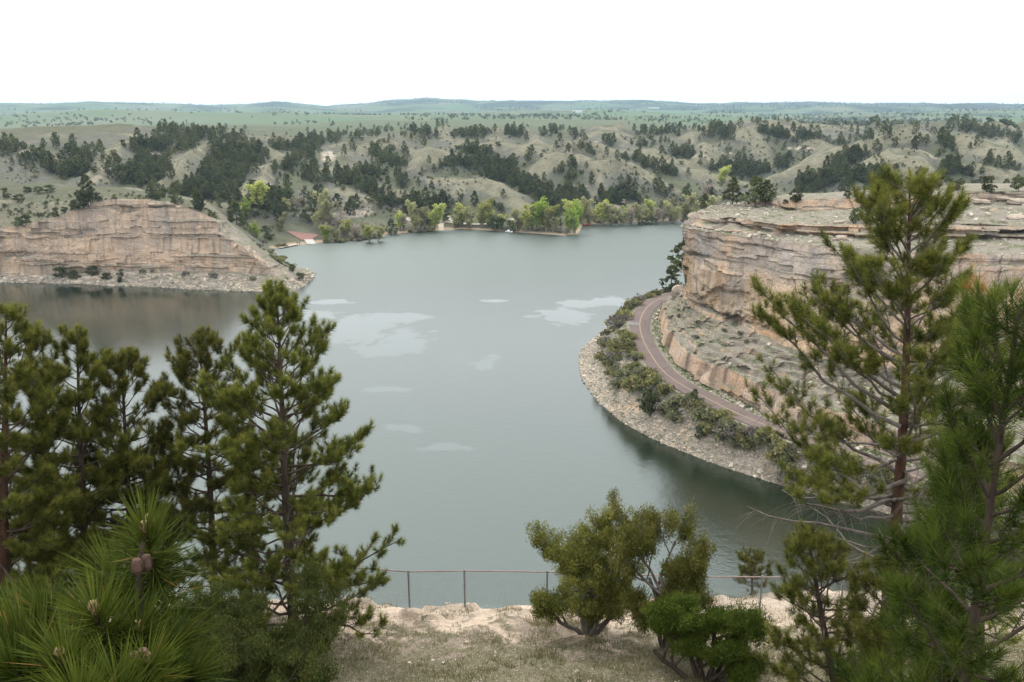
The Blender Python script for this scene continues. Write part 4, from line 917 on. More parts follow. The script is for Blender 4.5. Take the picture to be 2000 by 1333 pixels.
# ------------------------------------------------------------------ rubble, scree and verge on the right bluff
def sample(P, r0, r1, n, rng, umin=0, umax=1, bias=1.0):
    i = rng.uniform(umin, umax, n)*(P.shape[0]-2); j = r0+(rng.random(n)**bias)*(r1-r0-1.001); i0, j0 = i.astype(int), j.astype(int); fi, fj = (i-i0)[:, None], (j-j0)[:, None]
    return (P[i0, j0]*(1-fi)+P[i0+1, j0]*fi)*(1-fj)+(P[i0, j0+1]*(1-fi)+P[i0+1, j0+1]*fi)*fj, i, j
rng = np.random.default_rng(19)
A, i, j = sample(RB, ROW[1]-2, ROW[3]-6, 14000, rng, .04, .98, 1.5)
B, _, _ = sample(RB, ROW[11], ROW[12], 1100, rng, .1, .98); C_, _, _ = sample(RB, ROW[4]+1, ROW[5]+1, 260, rng, .1, .98); D_, _, _ = sample(RB, ROW[9], ROW[10], 500, rng, .1, .98); E_, _, _ = sample(RB, ROW[6], ROW[7], 700, rng, .1, .98)
P = np.concatenate([A, B, C_, D_, E_]); S = np.concatenate([rng.gamma(3, .05, len(A))*np.where(rng.random(len(A)) < .05, 2.4, 1)+.05, rng.gamma(2, .11, len(B))+.06, rng.gamma(2, .1, len(C_))+.06, rng.gamma(2, .14, len(D_))+.08, rng.gamma(2, .08, len(E_))+.05])
V, F_, tt = stones(P, np.minimum(S, .75), rng); obj('rubble_bank', mesh_np('rubble_bank', V, F_, [M['rubble']], tint=tt), label='pale broken stones covering the bank and ledges of the right bluff', kind='stuff')
A, _, _ = sample(LB, LROW[1]-2, LROW[2]-4, 2600, rng, .0, .75, 1.2)
V, F_, tt = stones(A, np.minimum(rng.gamma(2.2, .16, len(A))+.1, 1.0), rng); obj('shore_stones', mesh_np('shore_stones', V, F_, [M['rubble']], tint=tt), label='grey stones lining the waterline under the left cliff', kind='stuff')
mb = MB()
A, _, _ = sample(RB, ROW[4]+1, ROW[5]+2, 1700, rng, .12, .98); cloud(mb, A, np.full(len(A), .28), 7, .24, rng, (.05, .8), 1.2, .2, .5)
A, _, _ = sample(RB, ROW[3]-3, ROW[3]+2, 700, rng, .12, .75); cloud(mb, A, np.full(len(A), .28), 6, .22, rng, (.05, .8), 1.2, .2, .5)
obj('roadside_grass', mb.mesh('roadside_grass', [M['verge_grass']]), label='fresh green grass along both edges of the road', kind='stuff')

# ------------------------------------------------------------------ small plant prototypes (shared meshes)
def shrub_mesh(name, leaf, seed, n=9, w=1.0, h=.8, nl=46, ls=.22, up=.6):
    rng = np.random.default_rng(seed); mb = MB(); a = rng.uniform(0, 6.28, n); r = rng.uniform(.1, .75, n)*w; 
    C = np.stack([np.cos(a)*r, np.sin(a)*r, h*(.35+.45*rng.random(n))*(1-.35*(r/w)**2)], 1); cloud(mb, C, np.stack([np.full(n, .42*w), np.full(n, .42*w), np.full(n, .38*h)], 1)*rng.uniform(.7, 1.2, (n, 1)), nl, ls, rng, (.0, .85), up, .3)
    for k in range(n): tube(mb, [[0, 0, -.25], C[k]*.5, C[k]], [.03, .02, .01], 3, t=0, cap=False)
    return mb.mesh(name, [M[leaf]])
SHRUB = {k: [shrub_mesh('shrub', k, 100+q*7+hash(k[0]) % 3, n=8+q) for q in range(3)] for k in ('sage_leaf', 'skunk_leaf', 'grey_twig')}
def conifer_arrays(seed, kind):
    """unit height tree: trunk MB, crown MB"""
    rng = np.random.default_rng(seed); tr, cr = MB(), MB(); tube(tr, [[0, 0, -.06], [0, 0, .35], [rng.normal(0, .01), 0, .92]], [.022, .016, .004], 5, t=0, cap=False)
    C, R = [], []
    if kind == 'pine':
        w = rng.uniform(.24, .34); lo = rng.uniform(.10, .24); n = 40
        for k in range(n):
            t = lo+(1-lo)*(k+.5)/n; env = w*min(1, (1.03-t)/.5)**.75*(1-.25*(t < lo+.1)); a = k*2.4+rng.normal(0, .5); q = env*rng.uniform(.35, 1.0)
            C.append((math.cos(a)*q, math.sin(a)*q, t-.02)); R.append(rng.uniform(.045, .085)*(1.1-.35*t))
        nl, ls = 22, .066
    else:
        w = rng.uniform(.36, .5); n = 22
        for k in range(n):
            t = rng.uniform(.12, .88); env = w*math.sqrt(max(0, 1-((t-.42)/.58)**2)); a = k*2.4; q = env*rng.uniform(.3, .95); C.append((math.cos(a)*q, math.sin(a)*q, t)); R.append(rng.uniform(.11, .18))
        nl, ls = 26, .11
    R = np.array(R); cloud(cr, C, np.stack([R*1.15, R*1.15, R*.75], 1), nl, ls, rng, (.0, .85), .5, .3)
    return tr, cr
def conifer(seed, kind):
    tr, cr = conifer_arrays(seed, kind); return tr.mesh('trunk', [M['bark_far']]), cr.mesh('crown', [M['needles_far' if kind == 'pine' else 'juniper_far']]), tr, cr
PINES = [conifer(200+q, 'pine') for q in range(6)]; JUNS = [conifer(230+q, 'jun') for q in range(4)]
def one_mesh(tr, cr, mats):
    V1, F1, T1 = np.concatenate(tr.V), np.concatenate(tr.F), np.concatenate(tr.T); V2, F2, T2 = np.concatenate(cr.V), np.concatenate(cr.F), np.concatenate(cr.T)
    return np.concatenate([V1, V2]), np.concatenate([F1, F2+len(V1)]), np.concatenate([T1, T2]), np.concatenate([np.zeros(len(F1), int), np.ones(len(F2), int)])
PINE1 = [one_mesh(p[2], p[3], None) for p in PINES]; JUN1 = [one_mesh(p[2], p[3], None) for p in JUNS]
PINE1M = [mesh_np('pine_tree', a[0], a[1], [M['bark_far'], M['needles_far']], a[3], tint=a[2]) for a in PINE1]; JUN1M = [mesh_np('juniper', a[0], a[1], [M['bark_far'], M['juniper_far']], a[3], tint=a[2]) for a in JUN1]
def put(name, me, p, h, w, rng, label, cat, group):
    o = obj(name, me, None, p, label, cat, group); o.scale = (h*w, h*w, h); o.rotation_euler = (0, 0, float(rng.uniform(0, 6.28))); return o
def tree2(name, proto, p, h, w, rz, label, cat, group):
    r = empty(name, p, label, cat, group, rz); r.scale = (h*w, h*w, h); obj('trunk', proto[0], r); obj('crown', proto[1], r); return r

# ------------------------------------------------------------------ trees and shrubs on the two bluffs
def grid_hit(P, px, py, tol=3.5):
    X, Y, D = proj(P.reshape(-1, 3)); k = (np.abs(X-px) < tol) & (np.abs(Y-py) < tol)
    if not k.any(): return None if tol > 20 else grid_hit(P, px, py, tol*2)
    idx = np.where(k)[0]; idx = idx[D[idx] < D[idx].min()+6]; b = idx[np.argmin((X[idx]-px)**2+(Y[idx]-py)**2)]; return P.reshape(-1, 3)[b]
def px_h(p, h): return h/F*proj(p)[2][0]/ct
rng = np.random.default_rng(55)
for px, py, h, w, kind, label in [
    (1430, 403, 55, 1.15, 'pine', 'dark cone shaped pine at the left end of the bluff top'), (1476, 405, 58, 1.5, 'pine', 'broad pine on the right bluff top, middle of three'), (1497, 397, 46, 1.3, 'pine', 'dense pine on the right bluff top, rightmost of three'),
    (1370, 402, 30, 1.0, 'pine', 'small leaning pine at the tip of the right bluff'), (1553, 396, 26, 1.1, 'jun', 'low juniper on the bluff rim right of the three pines'), (1654, 388, 17, 1.1, 'jun', 'round juniper on the thin rim rock of the right bluff'),
    (1668, 437, 32, .75, 'jun', 'left one of two junipers on the scree below the rim'), (1690, 434, 36, .75, 'jun', 'right one of two junipers on the scree below the rim'), (1868, 372, 22, 1.2, 'jun', 'juniper on the plateau behind the rim, left of the big one'),
    (1925, 374, 32, 1.1, 'jun', 'big round juniper on the plateau near the right edge'), (1988, 374, 30, 1.0, 'jun', 'juniper at the right edge on the plateau'), (1770, 376, 14, 1.2, 'jun', 'small juniper on the plateau behind the big pine'),
    (1534, 398, 10, 1.2, 'jun', 'tiny bush at the rim beside the three pines'),
    (1320, 548, 85, 1.5, 'pine', 'dark pine behind the nose of the right bluff, above the road'), (1304, 562, 50, 1.4, 'pine', 'smaller dark pine left of the one behind the bluff nose'),
    (1266, 812, 52, .85, 'jun', 'round dark juniper on the bank between the road and the lake'), (1356, 787, 30, .62, 'jun', 'small pointed juniper at the lake side of the road'), (1368, 860, 32, .7, 'jun', 'bright bushy juniper low on the stony bank')]:
    p = grid_hit(RB, px, py)
    if p is None: print('no hit', label); continue
    L = PINES if kind == 'pine' else JUNS; q = L[int(rng.integers(len(L)))]
    tree2('pine_tree' if kind == 'pine' else 'juniper', q, p-[0, 0, .15], px_h(p, h), w, float(rng.uniform(0, 6)), label, 'pine tree' if kind == 'pine' else 'juniper', 'trees on the right bluff')
for px, py, h, w, kind, label in [
    (157, 374, 58, .95, 'pine', 'tall dark tree standing on the left cliff top'), (148, 378, 34, 1.2, 'jun', 'dark juniper at the foot of the left cliff top tree'), (170, 386, 26, 1.2, 'jun', 'olive juniper right of the left cliff top tree'),
    (37, 396, 17, 1.3, 'jun', 'juniper pair left on the cliff top slope'), (12, 388, 22, .8, 'jun', 'juniper near the left edge on the cliff top slope'), (54, 376, 13, 1.4, 'jun', 'low round juniper in the upper row on the left slope'), (77, 378, 14, 1.4, 'jun', 'second low juniper in the upper row on the left slope'), (98, 376, 15, 1.4, 'jun', 'third low juniper in the upper row on the left slope'), (128, 382, 17, 1.3, 'jun', 'round juniper left of the cliff top tree'),
    (92, 396, 18, 1.0, 'jun', 'juniper at the broken rim of the left cliff'), (115, 394, 13, 1.1, 'jun', 'small juniper on the broken rim of the left cliff'), (193, 383, 11, 1.5, 'jun', 'low juniper right of the olive one on the cliff top'), (33, 420, 18, 1.3, 'jun', 'juniper at the cliff rim near the left edge'), (50, 427, 22, 1.0, 'jun', 'dark juniper hanging over the left cliff rim'), (148, 400, 9, 1.3, 'jun', 'tiny juniper in a rim crack of the left cliff'),
    (236, 551, 21, .75, 'jun', 'pointed juniper alone at the foot of the left cliff'), (180, 541, 22, 1.1, 'jun', 'dark green juniper behind the boulders under the left cliff'), (120, 543, 22, 1.3, 'jun', 'leftmost bush under the left cliff'), (145, 545, 19, 1.3, 'jun', 'second bush from the left under the left cliff'), (208, 545, 15, 1.4, 'jun', 'low bush between boulders and pointed juniper'),
    (586, 546, 15, 1.4, 'jun', 'dark bush at the tip of the left point'), (570, 530, 15, 1.0, 'jun', 'bush behind the tip of the left point')]:
    p = grid_hit(LB, px, py); a, good = hill_hit([px], [py]); 
    if p is None or (good[0] and a[0, 1] < p[1]-3): p = a[0]
    L = PINES if kind == 'pine' else JUNS; q = L[int(rng.integers(len(L)))]
    tree2('pine_tree' if kind == 'pine' else 'juniper', q, p-[0, 0, .15], px_h(p, h), w, float(rng.uniform(0, 6)), label, 'pine tree' if kind == 'pine' else 'juniper', 'trees on the left bluff')
# shrubs: bank, bench and left foot
A, i, j = sample(RB, ROW[2]-4, ROW[3]-1, 230, rng, .17, .82, .62)
for p in A:
    k = rng.choice(['sage_leaf', 'skunk_leaf', 'skunk_leaf', 'grey_twig'], p=[.3, .35, .2, .15]); s = rng.uniform(1.4, 2.9)
    put('shrub', SHRUB[k][int(rng.integers(3))], p, s, rng.uniform(.8, 1.1), rng, 'low olive brown shrub on the bank between road and lake', 'shrub', 'shrubs on the road bank')
A, i, j = sample(RB, ROW[6], ROW[7]+2, 40, rng, .12, .9)
for p in A: put('shrub', SHRUB['sage_leaf' if rng.random() < .6 else 'grey_twig'][int(rng.integers(3))], p, rng.uniform(.45, 1.0), 1, rng, 'small sage bush on the rock bench between road and cliff', 'shrub', 'shrubs on the rock bench')
p = grid_hit(RB, 1562, 945); put('shrub', SHRUB['grey_twig'][1], p, 3.4, 1.1, rng, 'large grey leafless bush by the water below the big right pine', 'shrub', None)
A, i, j = sample(LB, LROW[2]-10, LROW[2], 24, rng, .06, .72)
for p in A: put('shrub', SHRUB['sage_leaf' if rng.random() < .6 else 'grey_twig'][int(rng.integers(3))], p, rng.uniform(.8, 1.8), 1, rng, 'grey green shrub along the foot of the left cliff', 'shrub', 'shrubs under the left cliff')

# boulders and slabs
def boulder_mesh(seed, flat):
    rng = np.random.default_rng(seed); n1, n2 = 7, 10; V = []
    for a in range(n1+1):
        th = math.pi*a/n1
        for b_ in range(n2):
            ph = 2*math.pi*b_/n2; V.append((math.sin(th)*math.cos(ph), math.sin(th)*math.sin(ph), math.cos(th)))
    V = np.array(V); V = np.sign(V)*np.abs(V)**.6; V *= (1+.22*fbm(V[:, 0]*1.3+seed, V[:, 1]*1.3, V[:, 2]*1.3, seed=seed, oct=3))[:, None]; V[:, 2] *= flat
    Fq = [[a*n2+b_, (a+1)*n2+b_, (a+1)*n2+(b_+1) % n2, a*n2+(b_+1) % n2] for a in range(n1) for b_ in range(n2)]
    return mesh_np('boulder', V, np.array(Fq), [M['boulder_rock']], tint=rng.random(len(V)))
BOU = [boulder_mesh(300+q, f) for q, f in enumerate((.3, .25, .7, .85))]
def boulder(G, px, py, w, k, label, grp, sq=.6):
    p = grid_hit(G, px, py)
    if p is None: p = hill_hit([px], [py])[0][0]
    s = w/F*proj(p)[2][0]*.5; o = obj('boulder', BOU[k], None, p+[0, 0, s*.12], label, 'boulder', grp); o.scale = (s, s*sq, s*(.9 if k > 1 else 1)); o.rotation_euler = (float(rng.normal(0, .12)), float(rng.normal(0, .15)), float(rng.uniform(-.3, .3))); return o
for px, py, w, k, label in [(1915, 396, 34, 0, 'flat slab on the scree, left of the slab row by the right edge'), (1958, 390, 30, 1, 'upper flat slab of the row near the right edge'), (1988, 396, 40, 0, 'largest pale slab at the right edge below the rim'), (1921, 410, 14, 2, 'small block under the leftmost slab on the scree'), (1985, 427, 40, 1, 'thin slab lying lower on the scree at the right edge'), (1640, 436, 24, 1, 'tan slab beside the two junipers on the scree'), (1642, 468, 22, 2, 'brown block on the ledge above the main cliff'), (1562, 408, 10, 2, 'pale block at the rim of the right bluff')]: boulder(RB, px, py, w, k, label, 'slabs on the right bluff')
boulder(RB, 1326, 572, 34, 3, 'big rounded boulder at the bluff nose beside the road', 'slabs on the right bluff', .9)
for px, py, w, k, label in [(182, 540, 12, 3, 'upright grey boulder under the left cliff'), (170, 548, 22, 2, 'wide boulder left of the upright one at the waterline'), (190, 549, 22, 2, 'sloping boulder right of the upright one'), (150, 553, 26, 0, 'flat boulder at the water under the left cliff'), (218, 559, 16, 0, 'low boulder at the water left of the pointed juniper')]: boulder(LB, px, py, w, k, label, 'boulders under the left cliff')
print('bluffs', round(time.time()-T0, 1))

# ------------------------------------------------------------------ trees on the far hills
rng = np.random.default_rng(101)
STRIPS = [  # polyline in the photograph, half width, trees
    ([(318, 255), (380, 262), (440, 275), (500, 300)], 19, 75), ([(340, 285), (420, 300), (500, 330), (540, 335)], 24, 95), ([(120, 343), (200, 345), (260, 350)], 9, 45), ([(230, 345), (300, 352), (380, 372), (450, 410)], 22, 120),
    ([(290, 378), (360, 400), (420, 425), (465, 460)], 13, 80), ([(400, 345), (470, 370), (520, 395)], 22, 120), ([(440, 385), (500, 410), (560, 415)], 16, 60), ([(520, 300), (560, 285), (610, 280)], 14, 60), ([(590, 285), (650, 268), (720, 262), (800, 256), (870, 262)], 12, 120), ([(560, 330), (590, 310), (620, 290)], 9, 26),
    ([(690, 292), (760, 318), (860, 322), (930, 320), (1000, 335)], 9, 105), ([(730, 275), (770, 285), (700, 295)], 8, 26), ([(615, 340), (680, 360), (740, 385), (800, 400), (850, 415)], 19, 170), ([(700, 345), (740, 350)], 12, 30), ([(950, 342), (1010, 360), (1060, 385), (1110, 402)], 14, 95), ([(875, 270), (960, 262), (1060, 262), (1100, 258)], 7, 62),
    ([(905, 295), (967, 300)], 11, 26), ([(1060, 340), (1100, 330), (1150, 320)], 12, 28), ([(1040, 300), (1090, 310)], 8, 14), ([(1120, 385), (1200, 395), (1240, 390)], 11, 30), ([(1080, 288), (1160, 300), (1250, 322), (1320, 340)], 9, 60), ([(1110, 268), (1180, 275), (1260, 285)], 8, 30), ([(1255, 262), (1340, 262), (1440, 255)], 14, 95),
    ([(1330, 302), (1400, 330), (1470, 338), (1540, 318)], 13, 85), ([(1270, 300), (1330, 310)], 9, 24), ([(1480, 245), (1540, 262), (1600, 270)], 15, 85), ([(1590, 245), (1700, 238), (1800, 240), (1900, 238), (2000, 228)], 9, 120), ([(1880, 250), (1940, 265), (1998, 275)], 13, 60), ([(1600, 330), (1680, 312), (1760, 292)], 9, 34), ([(1640, 285), (1700, 275), (1740, 268)], 8, 30),
    ([(1560, 365), (1640, 352), (1710, 345)], 13, 100), ([(1780, 345), (1850, 335), (1920, 338), (1990, 330)], 11, 50), ([(1840, 285), (1930, 290)], 10, 24), ([(1700, 330), (1760, 335)], 10, 30), ([(60, 310), (100, 320)], 14, 22), ([(150, 308), (230, 315)], 14, 34), ([(240, 285), (330, 290)], 13, 40), ([(100, 335), (160, 335)], 6, 14), ([(280, 240), (300, 242)], 4, 6), ([(0, 300), (40, 296)], 6, 9), ([(270, 320), (330, 335)], 12, 26)]
pts = []
for L, w, n in STRIPS:
    n = int(n*2.7); L = np.array(L, float); seg = np.linalg.norm(np.diff(L, axis=0), axis=1); cum = np.concatenate([[0], np.cumsum(seg)]); s = rng.uniform(0, cum[-1], n)
    x = np.interp(s, cum, L[:, 0]); y = np.interp(s, cum, L[:, 1]); pts.append(np.stack([x+rng.normal(0, w*.75, n), y+rng.normal(0, w*.5, n)], 1))
n = 850; pts.append(np.stack([rng.uniform(330, 2000, n), rng.uniform(248, 420, n)], 1))
n = 60; pts.append(np.stack([rng.uniform(0, 330, n), rng.uniform(285, 345, n)], 1))
n = 90; pts.append(np.stack([rng.uniform(560, 2000, n), rng.uniform(240, 262, n)], 1))
pts = np.concatenate(pts)
rim = np.interp(pts[:, 0], [0, 150, 285, 410, 480, 540, 560, 1334, 1335, 1400, 1560, 1750, 2000], [430, 398, 384, 425, 470, 480, 425, 425, 425, 398, 392, 386, 378])
pts = pts[pts[:, 1] < rim+4]
H_, good = hill_hit(pts[:, 0], pts[:, 1]); H_ = H_[good]; pp = pts[good]
k = (H_[:, 2] > 1.0) & (sdist(LAKE, H_[:, 0], H_[:, 1]) > 6); H_, pp = H_[k], pp[k]
vl = sum(hills(H_[:, 0]+20*math.cos(q), H_[:, 1]+20*math.sin(q)) for q in np.arange(0, 6.2, math.pi/4))/8-H_[:, 2]      # draws hold the trees, crests stay open
k = rng.random(len(H_)) < np.clip(.66+vl/2.6, .06, 1); H_, pp = H_[k], pp[k]
rd = np.hypot(H_[:, 0], H_[:, 1])
isj = rng.random(len(H_)) < np.where(fbm(H_[:, 0]/60, H_[:, 1]/60, seed=111, oct=2) > .15, .45, .2)
hh = np.where(isj, rng.uniform(2.4, 4.8, len(H_)), rng.uniform(4.5, 9.8, len(H_))); app = hh/rd
def spread(kindmask, protoM, arrays, nmax, name, cat, lab, grp):
    idx = np.where(kindmask)[0]; idx = idx[np.argsort(-app[idx])]; ind, rest = idx[:nmax], idx[nmax:]
    for i in ind:
        x, y_ = pp[i]; zone = (0 if y_ < 300 else 1) if x < 560 else 2 if x < 760 else 3 if x < 1000 else 4 if x < 1240 else 5 if x < 1500 else 6
        put(name, protoM[int(rng.integers(len(protoM)))], H_[i]-[0, 0, .2], float(hh[i]), float(rng.uniform(.85, 1.25)), rng, lab[zone], cat, grp[zone])
    return rest
zl = ('on the upper slopes of the far left hills', 'in the dense wood behind the left cliff', 'around the rocky knob above the boat ramp', 'around the dome hill behind the camper', 'on the spurs behind the small point', 'on the spurs behind the inlet', 'on the hills behind the right bluff')
r1 = spread(~isj, PINE1M, PINE1, 290, 'pine_tree', 'pine tree', ['dark green pine '+z for z in zl], ['pines '+z for z in zl])
r2 = spread(isj, JUN1M, JUN1, 190, 'juniper', 'juniper', ['low round juniper '+z for z in zl], ['junipers '+z for z in zl])
def mass(name, arrays, P, Hs, mats, label):
    VV, FF, TT, MM, n0 = [], [], [], [], 0; pick = rng.integers(0, len(arrays), len(P))
    for a in range(len(arrays)):
        k = np.where(pick == a)[0]
        if not len(k): continue
        V, Fa, T, mi = arrays[a]; an = rng.uniform(0, 6.28, len(k)); w = rng.uniform(.85, 1.25, len(k)); c, s = np.cos(an)[:, None], np.sin(an)[:, None]
        X = (V[None, :, 0]*c-V[None, :, 1]*s)*(Hs[k]*w)[:, None]+P[k, 0:1]; Y = (V[None, :, 0]*s+V[None, :, 1]*c)*(Hs[k]*w)[:, None]+P[k, 1:2]; Z = V[None, :, 2]*Hs[k][:, None]+P[k, 2:3]-.2
        VV.append(np.stack([X, Y, Z], -1).reshape(-1, 3)); FF.append((Fa[None]+np.arange(len(k))[:, None, None]*len(V)+n0).reshape(-1, 3)); n0 += len(k)*len(V); TT.append(np.clip(np.tile(T, len(k))+np.repeat(rng.normal(0, .25, len(k)), len(V)), 0, 1)); MM.append(np.tile(mi, len(k)))
    obj(name, mesh_np(name, np.concatenate(VV), np.concatenate(FF), mats, np.concatenate(MM), tint=np.concatenate(TT)), label=label, kind='stuff')
def thin(seed, kind, n, nl, ls, r):
    rng = np.random.default_rng(seed); tr, cr = MB(), MB(); tube(tr, [[0, 0, -.05], [0, 0, .6]], [.02, .012], 3, t=0, cap=False); C = []
    for k in range(n):
        t = .22+.72*(k+.5)/n if kind == 'pine' else rng.uniform(.2, .8); a = k*2.4; q = (.27*min(1, (1.03-t)/.5)**.8 if kind == 'pine' else .36)*rng.uniform(.3, 1); C.append((math.cos(a)*q, math.sin(a)*q, t))
    cloud(cr, C, np.full(n, r), nl, ls, rng, (0, .85), .5, .3, .8); return one_mesh(tr, cr, None)
FARP = [thin(400+q, 'pine', 18, 12, .10, .08) for q in range(5)]; FARJ = [thin(420+q, 'jun', 9, 14, .2, .2) for q in range(3)]
mass('hill_pines', FARP, H_[r1], hh[r1], [M['bark_far'], M['needles_far']], 'smaller pines farther back on the hills, massed in the draws')
if len(r2): mass('hill_junipers', FARJ, H_[r2], hh[r2], [M['bark_far'], M['juniper_far']], 'smaller junipers dotted farther back over the hills')
# low shrubs speckling the slopes
n = 5200; a_ = np.stack([rng.uniform(0, 2000, n), rng.uniform(246, 425, n)], 1); q_, good = hill_hit(a_[:, 0], a_[:, 1]); k = good & (q_[:, 2] > 1.5) & (sdist(LAKE, q_[:, 0], q_[:, 1]) > 8) & (q_[:, 1] > 330) & (fbm(q_[:, 0]/40, q_[:, 1]/40, seed=131, oct=2) > rng.uniform(-.4, .6, n)) & ~((a_[:, 0] < 310) & (a_[:, 1] < 300)); q_ = q_[k]
SPK = [thin(460+q, 'jun', 3, 7, .45, .35) for q in range(3)]
mass('hillside_shrubs', SPK, q_, rng.uniform(.5, 1.7, len(q_)), [M['bark_far'], M['juniper_far']], 'low dark shrubs speckling the grassy hillsides')
# the far country: woods as dots
n = 15000; r = np.exp(rng.uniform(math.log(950), math.log(8200), n)); a = np.radians(rng.uniform(-36, 37, n)); x, y = r*np.sin(a), r*np.cos(a)
k = fbm(x/520, y/520, seed=121, oct=4)+.5*fbm(x/90, y/90, seed=123, oct=2)+.30*np.sin(a*3-.4)+.55*sstep(4500, 7000, r) > rng.uniform(-.1, .75, n); x, y, r = x[k], y[k], r[k]; z = hill_z(x, y)
TINY = [thin(440+q, 'jun', 4, 7, .34, .3) for q in range(3)]+[thin(450, 'pine', 6, 6, .2, .13)]
mass('distant_woods', TINY, np.stack([x, y, z], 1), rng.uniform(5, 9, len(x))*(1+.25*(r > 3500)), [M['bark_far'], M['needles_far']], 'dark woodland specks over the distant pastures')
print('hill trees', len(H_), len(r1), len(r2), len(x), round(time.time()-T0, 1))

# ------------------------------------------------------------------ cottonwoods and willows on the far shore
def cotton(seed, leaf, bare=.0):
    rng = np.random.default_rng(seed); tr, cr = MB(), MB(); C, R = [], []
    for s in range(rng.integers(3, 5)):
        a = rng.uniform(0, 6.28); l = rng.uniform(.08, .2); top = np.array([math.cos(a)*l*1.6, math.sin(a)*l*1.6, rng.uniform(.75, .97)]); q = np.linspace(0, 1, 5)
        B = np.outer(q**1.4, top*[1, 1, 0])+np.outer(q, [0, 0, top[2]]); B[0, 2] = -.04; tube(tr, B, .022*(1-q*.85)+.002, 4, t=.6, cap=False)
        for k in range(9):
            f = rng.uniform(.12, 1); p = np.array([np.interp(f, q, B[:, i]) for i in range(3)]); az = rng.uniform(0, 6.28); ln = rng.uniform(.12, .3)*(1.15-f*.6); e = p+np.array([math.cos(az)*.55, math.sin(az)*.55, .9])*ln
            tube(tr, [p, e], [.006, .002], 3, t=.6, cap=False); C.append(p*.3+e*.7); R.append((.075, .075, .12)); C.append(e); R.append((.06, .06, .1))
    cloud(cr, C, np.array(R)*rng.uniform(.7, 1.2, (len(C), 1)), 12 if bare else 19, .05 if bare else .058, rng, (.05, .9), 1.6, .3)
    return tr.mesh('trunk', [M['cottonwood_bare']]), cr.mesh('crown', [M[leaf]])
CW = {k: [cotton(500+10*i+q, 'cottonwood_'+k, k == 'bare') for q in range(2)] for i, k in enumerate(('yellow', 'green', 'olive', 'bare'))}
LBL = {'yellow': 'yellow green cottonwood', 'green': 'bright green leafing tree', 'olive': 'pale olive willow', 'bare': 'bare grey brown tree'}
CL = [(508, 456, 48, 'yellow', 1.2), (493, 478, 34, 'green', 1.1), (484, 462, 32, 'green', 1.2), (503, 486, 26, 'green', 1.1), (546, 464, 31, 'olive', 1.2), (566, 452, 24, 'olive', 1.2), (582, 448, 22, 'bare', 1.2), (630, 459, 64, 'olive', .9), (645, 458, 50, 'olive', .9), (657, 460, 42, 'bare', 1.0), (672, 463, 30, 'yellow', 1.2), (637, 467, 18, 'green', 1.3), (694, 464, 26, 'bare', 1.3), (718, 471, 31, 'yellow', 1.2), (735, 470, 24, 'olive', 1.2),
      (787, 451, 36, 'bare', 1.0), (812, 450, 48, 'olive', 1.0), (828, 449, 40, 'olive', 1.0), (848, 446, 48, 'yellow', 1.1), (902, 444, 38, 'yellow', 1.1), (920, 446, 32, 'olive', 1.1), (940, 446, 48, 'yellow', 1.1), (958, 444, 34, 'yellow', 1.1), (1012, 449, 40, 'olive', 1.1), (1030, 450, 50, 'yellow', 1.1), (1047, 450, 53, 'green', 1.1), (1066, 451, 44, 'yellow', 1.1), (1080, 452, 34, 'olive', 1.2), (1122, 453, 48, 'green', 1.0), (1112, 455, 30, 'green', 1.1), (1095, 456, 17, 'bare', 1.5), (1108, 457, 13, 'bare', 1.5),
      (1118, 440, 42, 'yellow', 1.1), (1136, 437, 42, 'yellow', 1.1), (1152, 437, 44, 'olive', 1.1), (1178, 438, 40, 'yellow', 1.2), (1196, 438, 36, 'olive', 1.2), (1215, 437, 30, 'olive', 1.2), (1236, 437, 40, 'bare', 1.1), (1250, 436, 34, 'olive', 1.1), (1298, 432, 30, 'bare', 1.2), (1284, 434, 26, 'bare', 1.2), (1317, 433, 36, 'olive', 1.2), (1336, 433, 42, 'olive', 1.1), (1358, 430, 42, 'olive', 1.2), (1376, 428, 40, 'olive', 1.2), (1405, 412, 32, 'yellow', 1.2)]
rg2 = np.random.default_rng(8)
for a_, b_, ya, yb, n_ in ((632, 750, 471, 462, 7), (775, 850, 452, 447, 4), (880, 985, 443, 446, 6), (1005, 1080, 447, 450, 4), (1140, 1260, 437, 434, 8), (1265, 1400, 432, 420, 8)):
    for k in range(n_):
        t = (k+rg2.uniform(.1, .9))/n_; CL.append((float(a_+t*(b_-a_)), float(ya+t*(yb-ya)-rg2.uniform(0, 5)), float(rg2.uniform(20, 36)), str(rg2.choice(['olive', 'bare', 'yellow'], p=[.5, .25, .25])), float(rg2.uniform(.9, 1.3))))
pos = ['near the boat ramp', 'beside the bare hillside cut', 'left of the white camper', 'right of the white camper', 'beside the moored boat', 'on the small point', 'on the inlet shore', 'by the bluff']
seen_ = {}
